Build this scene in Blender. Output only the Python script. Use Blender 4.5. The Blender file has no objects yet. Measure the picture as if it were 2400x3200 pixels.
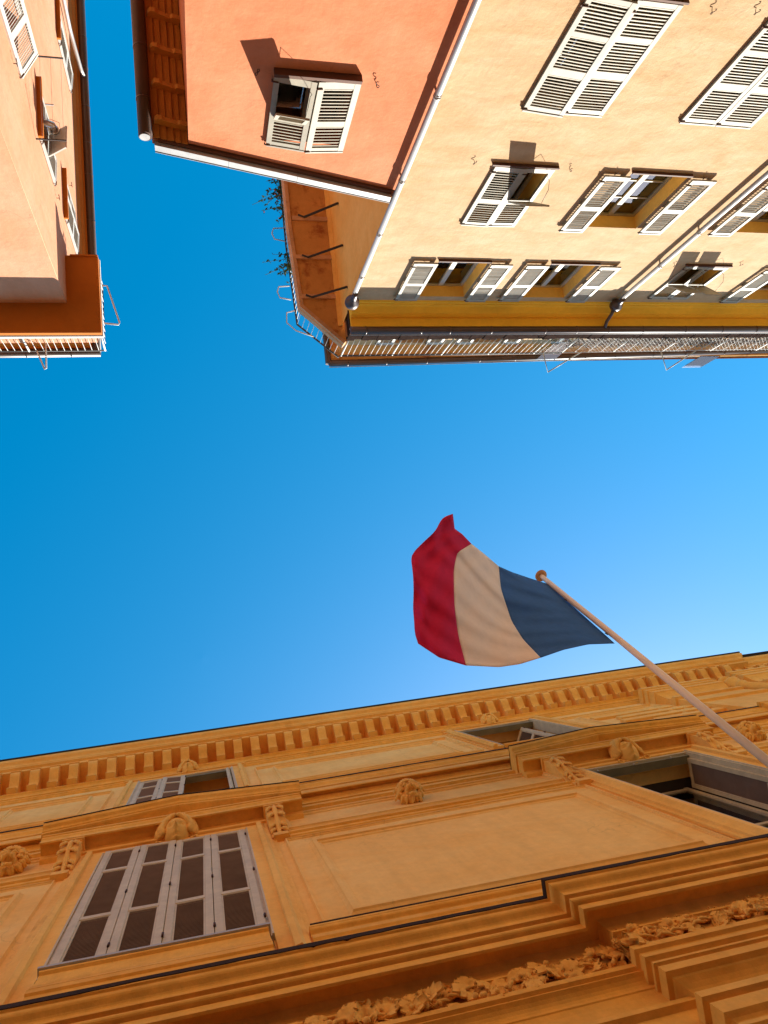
import bpy, math, random
import numpy as np
from mathutils import Vector, Matrix

# ------------------------------------------------------------------ camera, sky, sun, exposure
SC = bpy.context.scene
COL = SC.collection
random.seed(7)
R = math.radians
F, ZU, ZV, AZ = 2304.0, 633.0, 2056.0, -0.112      # focal length (px of 2400x3200), image of the zenith, street azimuth
def _axes():
    z = np.array([(ZU-1200)/F, -(ZV-1600)/F, -1.0]); z /= np.linalg.norm(z)
    x = np.array([1.0, 0, 0]); x -= z*(x@z); x /= np.linalg.norm(x); y = np.cross(z, x)
    X = math.cos(AZ)*x+math.sin(AZ)*y
    return np.array([X, np.cross(z, X), z])
CM = _axes()
cam = bpy.data.cameras.new('camera'); cam.sensor_fit = 'HORIZONTAL'; cam.sensor_width = 36.0
cam.lens = 36.0*F/2400; cam.clip_start = 0.05; cam.clip_end = 2000
camo = bpy.data.objects.new('camera', cam); COL.objects.link(camo)
camo.matrix_world = Matrix([list(r)+[0] for r in CM]+[[0, 0, 0, 1]])
SC.camera = camo
GROUND = -1.6                                        # eye height above the pavement

SUN = Vector((0.49, 0.45, 0.73)).normalized()
w = bpy.data.worlds.new('World'); SC.world = w; w.use_nodes = True
nt = w.node_tree; nt.nodes.clear()
sky = nt.nodes.new('ShaderNodeTexSky'); sky.sky_type = 'NISHITA'; sky.sun_disc = False
sky.sun_elevation = math.asin(SUN.z); sky.sun_rotation = math.atan2(SUN.x, SUN.y)
sky.air_density = 1.0; sky.dust_density = 0.6; sky.ozone_density = 2.0; sky.altitude = 20
hsv = nt.nodes.new('ShaderNodeHueSaturation'); hsv.inputs['Hue'].default_value = 0.481
hsv.inputs['Saturation'].default_value = 1.47
bgn = nt.nodes.new('ShaderNodeBackground'); bgn.inputs['Strength'].default_value = 0.068
wo = nt.nodes.new('ShaderNodeOutputWorld')
nt.links.new(sky.outputs[0], hsv.inputs['Color']); nt.links.new(hsv.outputs[0], bgn.inputs['Color'])
nt.links.new(bgn.outputs[0], wo.inputs['Surface'])
sl = bpy.data.lights.new('sun', 'SUN'); sl.energy = 3.6; sl.angle = R(0.5); sl.color = (1.0, 0.95, 0.86)
so = bpy.data.objects.new('sun', sl); COL.objects.link(so)
so.rotation_euler = SUN.to_track_quat('Z', 'Y').to_euler(); so.location = (20, 20, 40)
vs = SC.view_settings; vs.view_transform = 'Standard'; vs.look = 'None'; vs.gamma = 1.0
vs.use_curve_mapping = False; vs.exposure = 1.98
SC.render.engine = 'CYCLES'
SC.cycles.max_bounces = 10; SC.cycles.diffuse_bounces = 6; SC.cycles.transparent_max_bounces = 12
SC.render.resolution_x = 768; SC.render.resolution_y = 1024

# ------------------------------------------------------------------ pixel (2400x3200) -> place
def ray(u, v): return CM@np.array([(u-1200)/F, -(v-1600)/F, -1.0])
def onY(u, v, y): r = ray(u, v); return r*(y/r[1])
def onX(u, v, x): r = ray(u, v); return r*(x/r[0])
def onZ(u, v, z): r = ray(u, v); return r*(z/r[2])
def kz(z): return float(np.interp(z, [5.5, 9.0, 15.0], [0.009, -0.008, -0.012]))   # the old palace front is a little out of true
def warp(p): return (p[0], p[1]+kz(p[2])*p[0], p[2])

# ------------------------------------------------------------------ materials
MATS = {}
def mat(name, col, rough=0.8, spec=0.3, metal=0.0, var=0.0, var2=None, scale=1.0, stretch=(1, 1, 1), bump=0.0, bscale=30.0,
        stain=None, stain_scale=1.2, stain_lo=0.58, stain_hi=0.72, trans=0.0, fine=0.0, streak=0.0, crack=0.0):
    m = bpy.data.materials.new(name); m.use_nodes = True; t = m.node_tree; n = t.nodes; L = t.links
    b = n['Principled BSDF']; b.inputs['Roughness'].default_value = rough
    b.inputs['Specular IOR Level'].default_value = spec; b.inputs['Metallic'].default_value = metal
    geo = n.new('ShaderNodeNewGeometry'); mp = n.new('ShaderNodeMapping'); mp.inputs['Scale'].default_value = stretch
    L.new(geo.outputs['Position'], mp.inputs['Vector'])
    def rgb(c): return (c[0], c[1], c[2], 1)
    cur = None
    if var or var2:
        c2 = var2 if var2 else tuple(max(0, x*(1-var)) for x in col)
        nz = n.new('ShaderNodeTexNoise'); nz.inputs['Scale'].default_value = scale; nz.inputs['Detail'].default_value = 7
        nz.inputs['Roughness'].default_value = 0.62; nz.inputs['Distortion'].default_value = 0.6
        L.new(mp.outputs[0], nz.inputs['Vector'])
        cr = n.new('ShaderNodeValToRGB'); cr.color_ramp.elements[0].position = 0.34; cr.color_ramp.elements[1].position = 0.66
        cr.color_ramp.elements[0].color = rgb(c2); cr.color_ramp.elements[1].color = rgb(col)
        L.new(nz.outputs['Fac'], cr.inputs['Fac']); cur = cr.outputs['Color']
    if fine:
        nf = n.new('ShaderNodeTexNoise'); nf.inputs['Scale'].default_value = 9; nf.inputs['Detail'].default_value = 8; nf.inputs['Roughness'].default_value = 0.75
        L.new(geo.outputs['Position'], nf.inputs['Vector'])
        mr = n.new('ShaderNodeMapRange'); mr.inputs['From Min'].default_value = 0.3; mr.inputs['From Max'].default_value = 0.7
        mr.inputs['To Min'].default_value = 1-fine; mr.inputs['To Max'].default_value = 1+fine*0.4
        L.new(nf.outputs['Fac'], mr.inputs['Value'])
        mx = n.new('ShaderNodeMixRGB'); mx.blend_type = 'MULTIPLY'; mx.inputs['Fac'].default_value = 1
        if cur: L.new(cur, mx.inputs['Color1'])
        else: mx.inputs['Color1'].default_value = rgb(col)
        L.new(mr.outputs[0], mx.inputs['Color2']); cur = mx.outputs[0]
    def mul(val, cur):
        mx = n.new('ShaderNodeMixRGB'); mx.blend_type = 'MULTIPLY'; mx.inputs['Fac'].default_value = 1
        if cur: L.new(cur, mx.inputs['Color1'])
        else: mx.inputs['Color1'].default_value = rgb(col)
        L.new(val, mx.inputs['Color2']); return mx.outputs[0]
    if streak:                                     # rain runs down the wall
        ms_ = n.new('ShaderNodeMapping'); ms_.inputs['Scale'].default_value = (5.0, 5.0, 0.45); L.new(geo.outputs['Position'], ms_.inputs['Vector'])
        nk = n.new('ShaderNodeTexNoise'); nk.inputs['Scale'].default_value = 1.0; nk.inputs['Detail'].default_value = 6; nk.inputs['Roughness'].default_value = 0.7
        L.new(ms_.outputs[0], nk.inputs['Vector'])
        mr = n.new('ShaderNodeMapRange'); mr.inputs['From Min'].default_value = 0.42; mr.inputs['From Max'].default_value = 0.72
        mr.inputs['To Min'].default_value = 1.0; mr.inputs['To Max'].default_value = 1-streak*1.6
        L.new(nk.outputs['Fac'], mr.inputs['Value']); cur = mul(mr.outputs[0], cur)
    if crack:                                      # hairline cracks, only here and there
        vo = n.new('ShaderNodeTexVoronoi'); vo.feature = 'DISTANCE_TO_EDGE'; vo.inputs['Scale'].default_value = 0.8
        nd = n.new('ShaderNodeTexNoise'); nd.inputs['Scale'].default_value = 2.2; nd.inputs['Detail'].default_value = 5; L.new(geo.outputs['Position'], nd.inputs['Vector'])
        av = n.new('ShaderNodeVectorMath'); av.operation = 'MULTIPLY_ADD'; av.inputs[1].default_value = (0.9, 0.9, 0.9); L.new(nd.outputs['Color'], av.inputs[0]); L.new(geo.outputs['Position'], av.inputs[2])
        L.new(av.outputs[0], vo.inputs['Vector'])
        m1 = n.new('ShaderNodeMapRange'); m1.inputs['From Min'].default_value = 0.0; m1.inputs['From Max'].default_value = 0.009; m1.inputs['To Min'].default_value = 1; m1.inputs['To Max'].default_value = 0
        L.new(vo.outputs['Distance'], m1.inputs['Value'])
        nm = n.new('ShaderNodeTexNoise'); nm.inputs['Scale'].default_value = 0.55; L.new(geo.outputs['Position'], nm.inputs['Vector'])
        m2 = n.new('ShaderNodeMapRange'); m2.inputs['From Min'].default_value = 0.52; m2.inputs['From Max'].default_value = 0.62; L.new(nm.outputs['Fac'], m2.inputs['Value'])
        mm = n.new('ShaderNodeMath'); mm.operation = 'MULTIPLY'; L.new(m1.outputs[0], mm.inputs[0]); L.new(m2.outputs[0], mm.inputs[1])
        m3 = n.new('ShaderNodeMapRange'); m3.inputs['To Min'].default_value = 1; m3.inputs['To Max'].default_value = 1-crack*0.55; L.new(mm.outputs[0], m3.inputs['Value'])
        cur = mul(m3.outputs[0], cur)
    if stain:
        ns = n.new('ShaderNodeTexNoise'); ns.inputs['Scale'].default_value = stain_scale; ns.inputs['Detail'].default_value = 9; ns.inputs['Roughness'].default_value = 0.7
        mp2 = n.new('ShaderNodeMapping'); mp2.inputs['Location'].default_value = (3.7, 1.9, 8.3); mp2.inputs['Scale'].default_value = stretch
        L.new(geo.outputs['Position'], mp2.inputs['Vector']); L.new(mp2.outputs[0], ns.inputs['Vector'])
        mr = n.new('ShaderNodeMapRange'); mr.inputs['From Min'].default_value = stain_lo; mr.inputs['From Max'].default_value = stain_hi
        L.new(ns.outputs['Fac'], mr.inputs['Value'])
        mx = n.new('ShaderNodeMixRGB'); L.new(mr.outputs[0], mx.inputs['Fac'])
        if cur: L.new(cur, mx.inputs['Color1'])
        else: mx.inputs['Color1'].default_value = rgb(col)
        mx.inputs['Color2'].default_value = rgb(stain); cur = mx.outputs[0]
    if cur: L.new(cur, b.inputs['Base Color'])
    else: b.inputs['Base Color'].default_value = rgb(col)
    if bump:
        nb = n.new('ShaderNodeTexNoise'); nb.inputs['Scale'].default_value = bscale; nb.inputs['Detail'].default_value = 6; nb.inputs['Roughness'].default_value = 0.65
        L.new(geo.outputs['Position'], nb.inputs['Vector'])
        nb2 = n.new('ShaderNodeTexNoise'); nb2.inputs['Scale'].default_value = 2.3; nb2.inputs['Detail'].default_value = 3
        L.new(geo.outputs['Position'], nb2.inputs['Vector'])
        ad = n.new('ShaderNodeMath'); ad.operation = 'MULTIPLY_ADD'; ad.inputs[1].default_value = 2.5
        L.new(nb2.outputs['Fac'], ad.inputs[0]); L.new(nb.outputs['Fac'], ad.inputs[2])
        bp = n.new('ShaderNodeBump'); bp.inputs['Strength'].default_value = bump; bp.inputs['Distance'].default_value = 0.02
        L.new(ad.outputs[0], bp.inputs['Height']); L.new(bp.outputs[0], b.inputs['Normal'])
    if trans:
        out = n['Material Output']; tr = n.new('ShaderNodeBsdfTranslucent'); ms = n.new('ShaderNodeMixShader'); ms.inputs[0].default_value = trans
        if cur: L.new(cur, tr.inputs['Color'])
        else: tr.inputs['Color'].default_value = rgb(col)
        L.new(b.outputs[0], ms.inputs[1]); L.new(tr.outputs[0], ms.inputs[2]); L.new(ms.outputs[0], out.inputs['Surface'])
    MATS[name] = m
def glassmat(name, tint, refl, rough=0.03):
    m = bpy.data.materials.new(name); m.use_nodes = True; t = m.node_tree; n = t.nodes; L = t.links
    n.remove(n['Principled BSDF']); out = n['Material Output']
    g = n.new('ShaderNodeBsdfGlossy'); g.inputs['Roughness'].default_value = rough
    tr = n.new('ShaderNodeBsdfTransparent'); tr.inputs['Color'].default_value = (*tint, 1)
    fr = n.new('ShaderNodeLayerWeight'); fr.inputs['Blend'].default_value = refl
    ms = n.new('ShaderNodeMixShader'); L.new(fr.outputs['Fresnel'], ms.inputs[0]); L.new(tr.outputs[0], ms.inputs[1]); L.new(g.outputs[0], ms.inputs[2])
    L.new(ms.outputs[0], out.inputs['Surface']); MATS[name] = m
mat('yellow_plaster', (0.49, 0.345, 0.203), 0.9, 0.15, var2=(0.435, 0.275, 0.137), streak=0.05, crack=0.25, scale=1.9, stretch=(0.6, 0.6, 1.6), bump=0.35, bscale=14, fine=0.10)
mat('yellow_trim', (0.95, 0.52, 0.04), 0.85, 0.2, var=0.16, scale=1.6, stretch=(0.5, 1, 1), bump=0.15, fine=0.08, stain=(0.45, 0.22, 0.04), stain_lo=0.62, stain_hi=0.8)
mat('orange_plaster', (0.55, 0.215, 0.108), 0.9, 0.15, var2=(0.50, 0.158, 0.067), streak=0.05, crack=0.5, scale=0.8, bump=0.3, bscale=14, fine=0.09)
mat('peach_plaster', (0.56, 0.293, 0.176), 0.9, 0.15, var2=(0.52, 0.235, 0.121), streak=0.05, crack=0.4, scale=0.9, stretch=(1, 1, 0.6), bump=0.3, bscale=14, fine=0.08)
mat('side_plaster', (0.80, 0.46, 0.13), 0.9, 0.15, var2=(0.74, 0.37, 0.08), scale=0.9, bump=0.3, bscale=14, fine=0.1)
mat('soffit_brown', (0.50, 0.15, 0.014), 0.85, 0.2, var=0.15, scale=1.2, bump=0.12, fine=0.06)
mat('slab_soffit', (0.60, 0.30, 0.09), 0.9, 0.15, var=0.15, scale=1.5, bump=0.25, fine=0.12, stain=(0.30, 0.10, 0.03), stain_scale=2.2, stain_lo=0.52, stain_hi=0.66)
mat('slab_edge', (0.62, 0.36, 0.20), 0.9, 0.15, var=0.2, scale=3, bump=0.3, fine=0.15, stain=(0.25, 0.12, 0.07), stain_scale=4)
mat('rafter_wood', (0.66, 0.33, 0.07), 0.75, 0.25, var=0.2, scale=3, stretch=(1, 6, 1), bump=0.2, fine=0.1)
mat('board_wood', (0.58, 0.26, 0.045), 0.75, 0.25, var=0.25, scale=3, stretch=(6, 0.7, 1), bump=0.2, fine=0.1)
mat('gutter_brown', (0.085, 0.042, 0.024), 0.42, 0.5, var=0.25, scale=2.5, fine=0.1)
mat('zinc', (0.40, 0.395, 0.38), 0.5, 0.5, metal=0.15, var=0.2, scale=4, fine=0.12)
mat('pipe_metal', (0.46, 0.425, 0.39), 0.38, 0.5, metal=0.3, var=0.12, scale=5)
mat('cream_paint', (0.375, 0.34, 0.262), 0.6, 0.35, var=0.14, scale=4, fine=0.14, streak=0.05)
mat('shutter_back', (0.70, 0.66, 0.54), 0.6, 0.3, var=0.1, scale=4)
mat('white_paint', (0.46, 0.445, 0.40), 0.55, 0.35, var=0.08, scale=5, fine=0.08)
mat('grey_paint', (0.66, 0.56, 0.36), 0.55, 0.35, var=0.14, scale=5, fine=0.14)
mat('louvre_grey', (0.19, 0.125, 0.088), 0.65, 0.3, var=0.2, scale=6)
mat('olive_paint', (0.20, 0.18, 0.10), 0.6, 0.3, var=0.2, scale=5)
mat('iron', (0.035, 0.028, 0.024), 0.6, 0.4, var=0.3, scale=9)
mat('rust_iron', (0.10, 0.045, 0.025), 0.75, 0.3, var=0.4, scale=12)
mat('rail_paint', (0.48, 0.455, 0.41), 0.5, 0.4, var=0.1, scale=6)
mat('reveal_gold', (0.80, 0.50, 0.13), 0.88, 0.15, var=0.12, scale=2, fine=0.1)
mat('dark_room', (0.07, 0.055, 0.042), 0.9, 0.1)
mat('parapet_dark', (0.035, 0.022, 0.018), 1.0, 0.0, var=0.4, scale=9, bump=0.4)
mat('dark_sill', (0.11, 0.045, 0.022), 0.7, 0.3, var=0.2, scale=6)
mat('curtain_or_reflection', (0.82, 0.80, 0.76), 0.9, 0.1, trans=0.3, var=0.1, scale=8, stretch=(6, 6, 1))  # curtain cloth; in one window it imitates reflected sky
mat('ochre', (0.95, 0.58, 0.15), 0.85, 0.2, var2=(0.88, 0.455, 0.085), streak=0.05, scale=0.9, stretch=(0.9, 0.9, 0.8), bump=0.28, bscale=18, fine=0.12,
    stain=(0.50, 0.21, 0.035), stain_scale=1.4, stain_lo=0.60, stain_hi=0.80)
mat('ochre_mould', (0.94, 0.54, 0.11), 0.8, 0.25, var2=(0.86, 0.42, 0.055), streak=0.08, crack=0.12, scale=1.5, stretch=(0.6, 1, 1), bump=0.22, bscale=22, fine=0.16,
    stain=(0.24, 0.095, 0.02), stain_scale=1.1, stain_lo=0.63, stain_hi=0.80)
mat('ochre_wall', (0.95, 0.635, 0.215), 0.88, 0.18, var2=(0.91, 0.52, 0.13), streak=0.06, crack=0.3, scale=1.0, stretch=(0.8, 0.8, 1.2), bump=0.25, bscale=16, fine=0.10)
mat('bounce_cut_dark', (0.16, 0.13, 0.10), 0.8, 0.3, var=0.2, scale=2, bump=0.2)  # dark colour of the base added to reduce bounced light
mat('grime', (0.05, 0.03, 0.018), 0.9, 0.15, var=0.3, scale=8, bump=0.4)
mat('bare_plaster', (0.75, 0.72, 0.65), 0.9, 0.1)
mat('roof_edge', (0.045, 0.04, 0.04), 0.8, 0.2)
mat('roof_tile', (0.40, 0.17, 0.09), 0.85, 0.2, var=0.35, scale=5, bump=0.3)
mat('pole_paint', (0.90, 0.78, 0.64), 0.5, 0.4, var=0.08, scale=4)
mat('flag_blue', (0.065, 0.19, 0.50), 0.8, 0.15, trans=0.32, fine=0.12, bump=0.5, bscale=5)
mat('flag_white', (0.94, 0.85, 0.76), 0.85, 0.1, trans=0.32, fine=0.08)
mat('flag_red', (0.70, 0.028, 0.12), 0.8, 0.15, trans=0.32, fine=0.12)
mat('leaf_green', (0.06, 0.10, 0.03), 0.6, 0.3, trans=0.25, var=0.4, scale=20)
mat('leaf_dry', (0.12, 0.062, 0.038), 0.8, 0.2, trans=0.2, var=0.7, scale=25)
mat('reed_pale', (0.60, 0.48, 0.38), 0.8, 0.2, var=0.6, scale=25)
mat('petal', (0.6, 0.10, 0.12), 0.6, 0.3, trans=0.3)
mat('terracotta', (0.42, 0.16, 0.08), 0.85, 0.2, var=0.2, scale=8)
mat('steel', (0.55, 0.54, 0.52), 0.3, 0.5, metal=0.9)
mat('cord', (0.30, 0.26, 0.22), 0.8, 0.2)
mat('paving', (0.10, 0.09, 0.085), 0.85, 0.25, var=0.25, scale=1.5, bump=0.4, fine=0.15)
glassmat('glass', (0.55, 0.58, 0.55), 0.58)
glassmat('glass_clear', (0.86, 0.92, 0.95), 0.25)

# ------------------------------------------------------------------ mesh builder
class MB:
    def __init__(s): s.v = []; s.f = []; s.sm = []
    def face(s, idx, smooth=False): s.f.append(tuple(idx)); s.sm.append(smooth)
    def quad(s, a, b, c, d, smooth=False):
        i = len(s.v); s.v += [tuple(a), tuple(b), tuple(c), tuple(d)]; s.face((i, i+1, i+2, i+3), smooth); return s
    def box(s, x0, x1, y0, y1, z0, z1, M=None):
        i = len(s.v); p = [(x, y, z) for z in (z0, z1) for y in (y0, y1) for x in (x0, x1)]
        if M is not None: p = [tuple(M@Vector(q)) for q in p]
        s.v += p
        for q in ((0, 2, 3, 1), (4, 5, 7, 6), (0, 1, 5, 4), (2, 6, 7, 3), (0, 4, 6, 2), (1, 3, 7, 5)): s.face([i+k for k in q])
        return s
    def tube(s, pts, r, n=8, closed=False, caps=True):
        pts = [Vector(p) for p in pts]; m = len(pts); base = len(s.v)
        rs = r if isinstance(r, (list, tuple)) else [r]*m
        prev = None
        for k in range(m):
            if closed: d = pts[(k+1) % m]-pts[k-1]
            else: d = pts[min(k+1, m-1)]-pts[max(k-1, 0)]
            d = d.normalized() if d.length > 1e-9 else Vector((0, 0, 1))
            if prev is None: a = d.orthogonal().normalized()
            else:
                a = prev-d*prev.dot(d); a = a.normalized() if a.length > 1e-6 else d.orthogonal().normalized()
            prev = a; b = d.cross(a)
            for j in range(n):
                t = 2*math.pi*j/n; s.v.append(tuple(pts[k]+(a*math.cos(t)+b*math.sin(t))*rs[k]))
        for k in range(m if closed else m-1):
            for j in range(n):
                k2 = (k+1) % m; j2 = (j+1) % n
                s.face((base+k*n+j, base+k*n+j2, base+k2*n+j2, base+k2*n+j), True)
        if caps and not closed:
            s.face([base+j for j in range(n)][::-1]); s.face([base+(m-1)*n+j for j in range(n)])
        return s
    def sweep(s, prof, path, side=1, caps=True, smooth=False):
        """prof: (offset outward, z) from top to bottom; path: plan polyline; side=+1 outward is left of travel"""
        P = [Vector((p[0], p[1])) for p in path]; m = len(P); n = len(prof); base = len(s.v)
        for k in range(m):
            ns = []
            for a, b in ((k-1, k), (k, k+1)):
                if a < 0 or b >= m: continue
                d = (P[b]-P[a]).normalized(); ns.append(Vector((-d.y, d.x))*side)
            if len(ns) == 2:
                q = (ns[0]+ns[1]); q = q/(1+ns[0].dot(ns[1]))
            else: q = ns[0]
            for o, z in prof: s.v.append((P[k].x+q.x*o, P[k].y+q.y*o, z))
        for k in range(m-1):
            for j in range(n-1):
                a = base+k*n+j; idx = (a, a+1, a+n+1, a+n)
                s.face(idx if side > 0 else idx[::-1], smooth)
        if caps:
            s.face([base+j for j in range(n)]); s.face([base+(m-1)*n+j for j in range(n)][::-1])
        return s
    def prism(s, poly, fn, t0, t1):
        """poly: 2D points, fn(a,b,t)->xyz"""
        i = len(s.v); n = len(poly)
        s.v += [tuple(fn(a, b, t0)) for a, b in poly]+[tuple(fn(a, b, t1)) for a, b in poly]
        s.face([i+k for k in range(n)][::-1]); s.face([i+n+k for k in range(n)])
        for k in range(n): s.face((i+k, i+(k+1) % n, i+n+(k+1) % n, i+n+k))
        return s
    def lathe(s, prof, c, axis='z', n=16):
        base = len(s.v)
        for r, h in prof:
            for j in range(n):
                t = 2*math.pi*j/n; a, b = r*math.cos(t), r*math.sin(t)
                s.v.append((c[0]+a, c[1]+b, c[2]+h) if axis == 'z' else (c[0]+a, c[1]+h, c[2]+b))
        for k in range(len(prof)-1):
            for j in range(n):
                j2 = (j+1) % n; s.face((base+k*n+j, base+k*n+j2, base+(k+1)*n+j2, base+(k+1)*n+j), True)
        return s
    def blob(s, c, r, n=8, m=6, M=None):
        base = len(s.v); c = Vector(c)
        rr = Vector(r) if isinstance(r, (tuple, list, Vector)) else Vector((r, r, r))
        for k in range(m+1):
            ph = math.pi*k/m
            for j in range(n):
                t = 2*math.pi*j/n
                q = Vector((rr.x*math.sin(ph)*math.cos(t), rr.y*math.sin(ph)*math.sin(t), rr.z*math.cos(ph)))
                if M is not None: q = M@q
                s.v.append(tuple(c+q))
        for k in range(m):
            for j in range(n):
                j2 = (j+1) % n; s.face((base+k*n+j, base+(k+1)*n+j, base+(k+1)*n+j2, base+k*n+j2), True)
        return s
    def mesh(s, name, do_warp=False):
        me = bpy.data.meshes.new(name)
        vv = [warp(p) for p in s.v] if do_warp else s.v
        me.from_pydata(vv, [], s.f); me.polygons.foreach_set('use_smooth', s.sm); me.update()
        return me
WM = {}
def link(o, parent=None, local=None):
    """local: matrix in the parent's frame; None = the mesh is in world coordinates"""
    COL.objects.link(o)
    if parent is None:
        o.matrix_world = local if local is not None else Matrix(); WM[o.name] = (local.copy() if local is not None else Matrix())
    else:
        o.parent = parent; PW = WM[parent.name]
        L = local if local is not None else PW.inverted()
        o.matrix_local = L; WM[o.name] = PW@L
    return o
def obj(name, mb, m, parent=None, local=None, wp=False, kind=None, label=None, bevel=0):
    me = mb if isinstance(mb, bpy.types.Mesh) else mb.mesh(name, wp)
    if not me.materials: me.materials.append(MATS[m])
    o = bpy.data.objects.new(name, me); link(o, parent, local)
    if kind: o['kind'] = kind
    if label: o['label'] = label
    if bevel:
        bv = o.modifiers.new('bevel', 'BEVEL'); bv.width = bevel; bv.segments = 2; bv.limit_method = 'ANGLE'; bv.angle_limit = R(40)
    return o
def thing(name, loc, label, cat, group=None):
    e = bpy.data.objects.new(name, None); e.empty_display_size = 0.3; link(e, None, Matrix.Translation(Vector(loc)))
    e['label'] = label; e['category'] = cat
    if group: e['group'] = group
    return e
def tag(o, label, cat, group=None):
    o['label'] = label; o['category'] = cat
    if group: o['group'] = group
    return o

def wall_holes(s0, s1, z0, z1, holes, fn, depth, rev=None):
    """fn(s, d, z) -> world, d = depth into the wall; holes (a,b,c,d)"""
    mb = MB()
    S = sorted({s0, s1, *[h[0] for h in holes], *[h[1] for h in holes]}); Z = sorted({z0, z1, *[h[2] for h in holes], *[h[3] for h in holes]})
    def inh(s, z): return any(h[0] < s < h[1] and h[2] < z < h[3] for h in holes)
    for i in range(len(S)-1):
        for j in range(len(Z)-1):
            if not inh((S[i]+S[i+1])/2, (Z[j]+Z[j+1])/2):
                mb.quad(fn(S[i], 0, Z[j]), fn(S[i+1], 0, Z[j]), fn(S[i+1], 0, Z[j+1]), fn(S[i], 0, Z[j+1]))
    for a, b, c, d in holes:
        for (p, q) in (((a, c), (b, c)), ((b, c), (b, d)), ((b, d), (a, d)), ((a, d), (a, c))):
            (rev or mb).quad(fn(p[0], 0, p[1]), fn(p[0], depth, p[1]), fn(q[0], depth, q[1]), fn(q[0], 0, q[1]))
    return mb

def leaf(parent, w, h, secs, pitch, M, m='cream_paint', t=0.035, sw=0.065, indiv=True, tilt=64, flap=None, hinge=True, slat_m=None, depth=0.045, back=None):
    """louvred shutter leaf: local x = 0..w from the hinge, z = 0..h, outer face +y. secs: (z0,z1) fractions that hold slats"""
    mb = MB(); secs = [(a*h, b*h) for a, b in secs]
    mb.box(0, sw, 0, t, 0, h); mb.box(w-sw, w, 0, t, 0, h)
    zs = [0]+[z for s in secs for z in s]+[h]
    for k in range(0, len(zs), 2): mb.box(sw, w-sw, 0.003, t-0.003, zs[k], zs[k+1])
    mb.box(0.0, w, t, t+0.006, h-0.035, h-0.008)
    sh = obj('shutter', mb, m, parent, M)
    Ls = w-2*sw; sm = MB().box(-Ls/2, Ls/2, -depth/2, depth/2, -0.004, 0.004, Matrix.Rotation(R(-tilt), 4, 'X')).mesh('slat'); sm.materials.append(MATS[slat_m or m])
    joined = MB()
    for k, (a, b) in enumerate(secs):
        n = max(1, int(round((b-a)/pitch)))
        if flap and flap[0] == k:
            fm = MB(); fw = w-2*sw+0.03; fh = b-a; fs = 0.05
            fm.box(-fw/2, -fw/2+fs, 0, t*0.8, -fh, 0); fm.box(fw/2-fs, fw/2, 0, t*0.8, -fh, 0)
            fm.box(-fw/2+fs, fw/2-fs, 0.002, t*0.8-0.002, -fs, 0); fm.box(-fw/2+fs, fw/2-fs, 0.002, t*0.8-0.002, -fh, -fh+fs)
            fm.box(-fw/2+fs, fw/2-fs, 0.004, 0.008, -fh+fs, -fs)
            nn = int((fh-2*fs)/pitch)
            for i in range(nn):
                z = -fs-(i+0.5)*(fh-2*fs)/nn
                fm.box(-fw/2+fs, fw/2-fs, -depth*.3, depth*.3, -0.003, 0.003, Matrix.Translation((0, t*0.5, z))@Matrix.Rotation(R(-tilt), 4, 'X'))
            obj('shutter_flap', fm, m, sh, Matrix.Translation((w/2, t+0.002, b+0.015))@Matrix.Rotation(R(flap[1]), 4, 'X'))
            st = MB().tube([(w-sw*0.6, t, a+0.1), (w-sw, t+0.1, a+0.02), (w-sw-0.02, t+0.24, a+0.06), (w-sw-0.03, t+fh*math.sin(R(flap[1]))*0.7, b-fh*math.cos(R(flap[1]))*0.7)], 0.004, 5)
            obj('flap_stay', st, 'iron', sh, Matrix())
            continue
        for i in range(n):
            z = a+(i+0.5)*(b-a)/n
            L = Matrix.Translation((w/2, t/2, z))
            if indiv: obj('slat', sm, None, sh, L@Matrix.Rotation(R(random.uniform(-2.5, 2.5)), 4, 'X')@Matrix.Rotation(R(random.uniform(-.25, .25)), 4, 'Y'))
            else: joined.box(-Ls/2, Ls/2, -depth/2, depth/2, -0.004, 0.004, L@Matrix.Rotation(R(-tilt), 4, 'X'))
    if joined.v: obj('slats', joined, slat_m or m, sh, Matrix(), kind='stuff')
    if hinge:
        for z in (0.08*h, 0.97*h):
            obj('hinge', MB().tube([(0.06, t+0.006, z), (-0.012, t+0.006, z), (-0.02, t*0.5, z), (-0.02, t*0.5, z+0.03)], 0.010, 6), 'rust_iron', sh, Matrix())
    return sh
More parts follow.
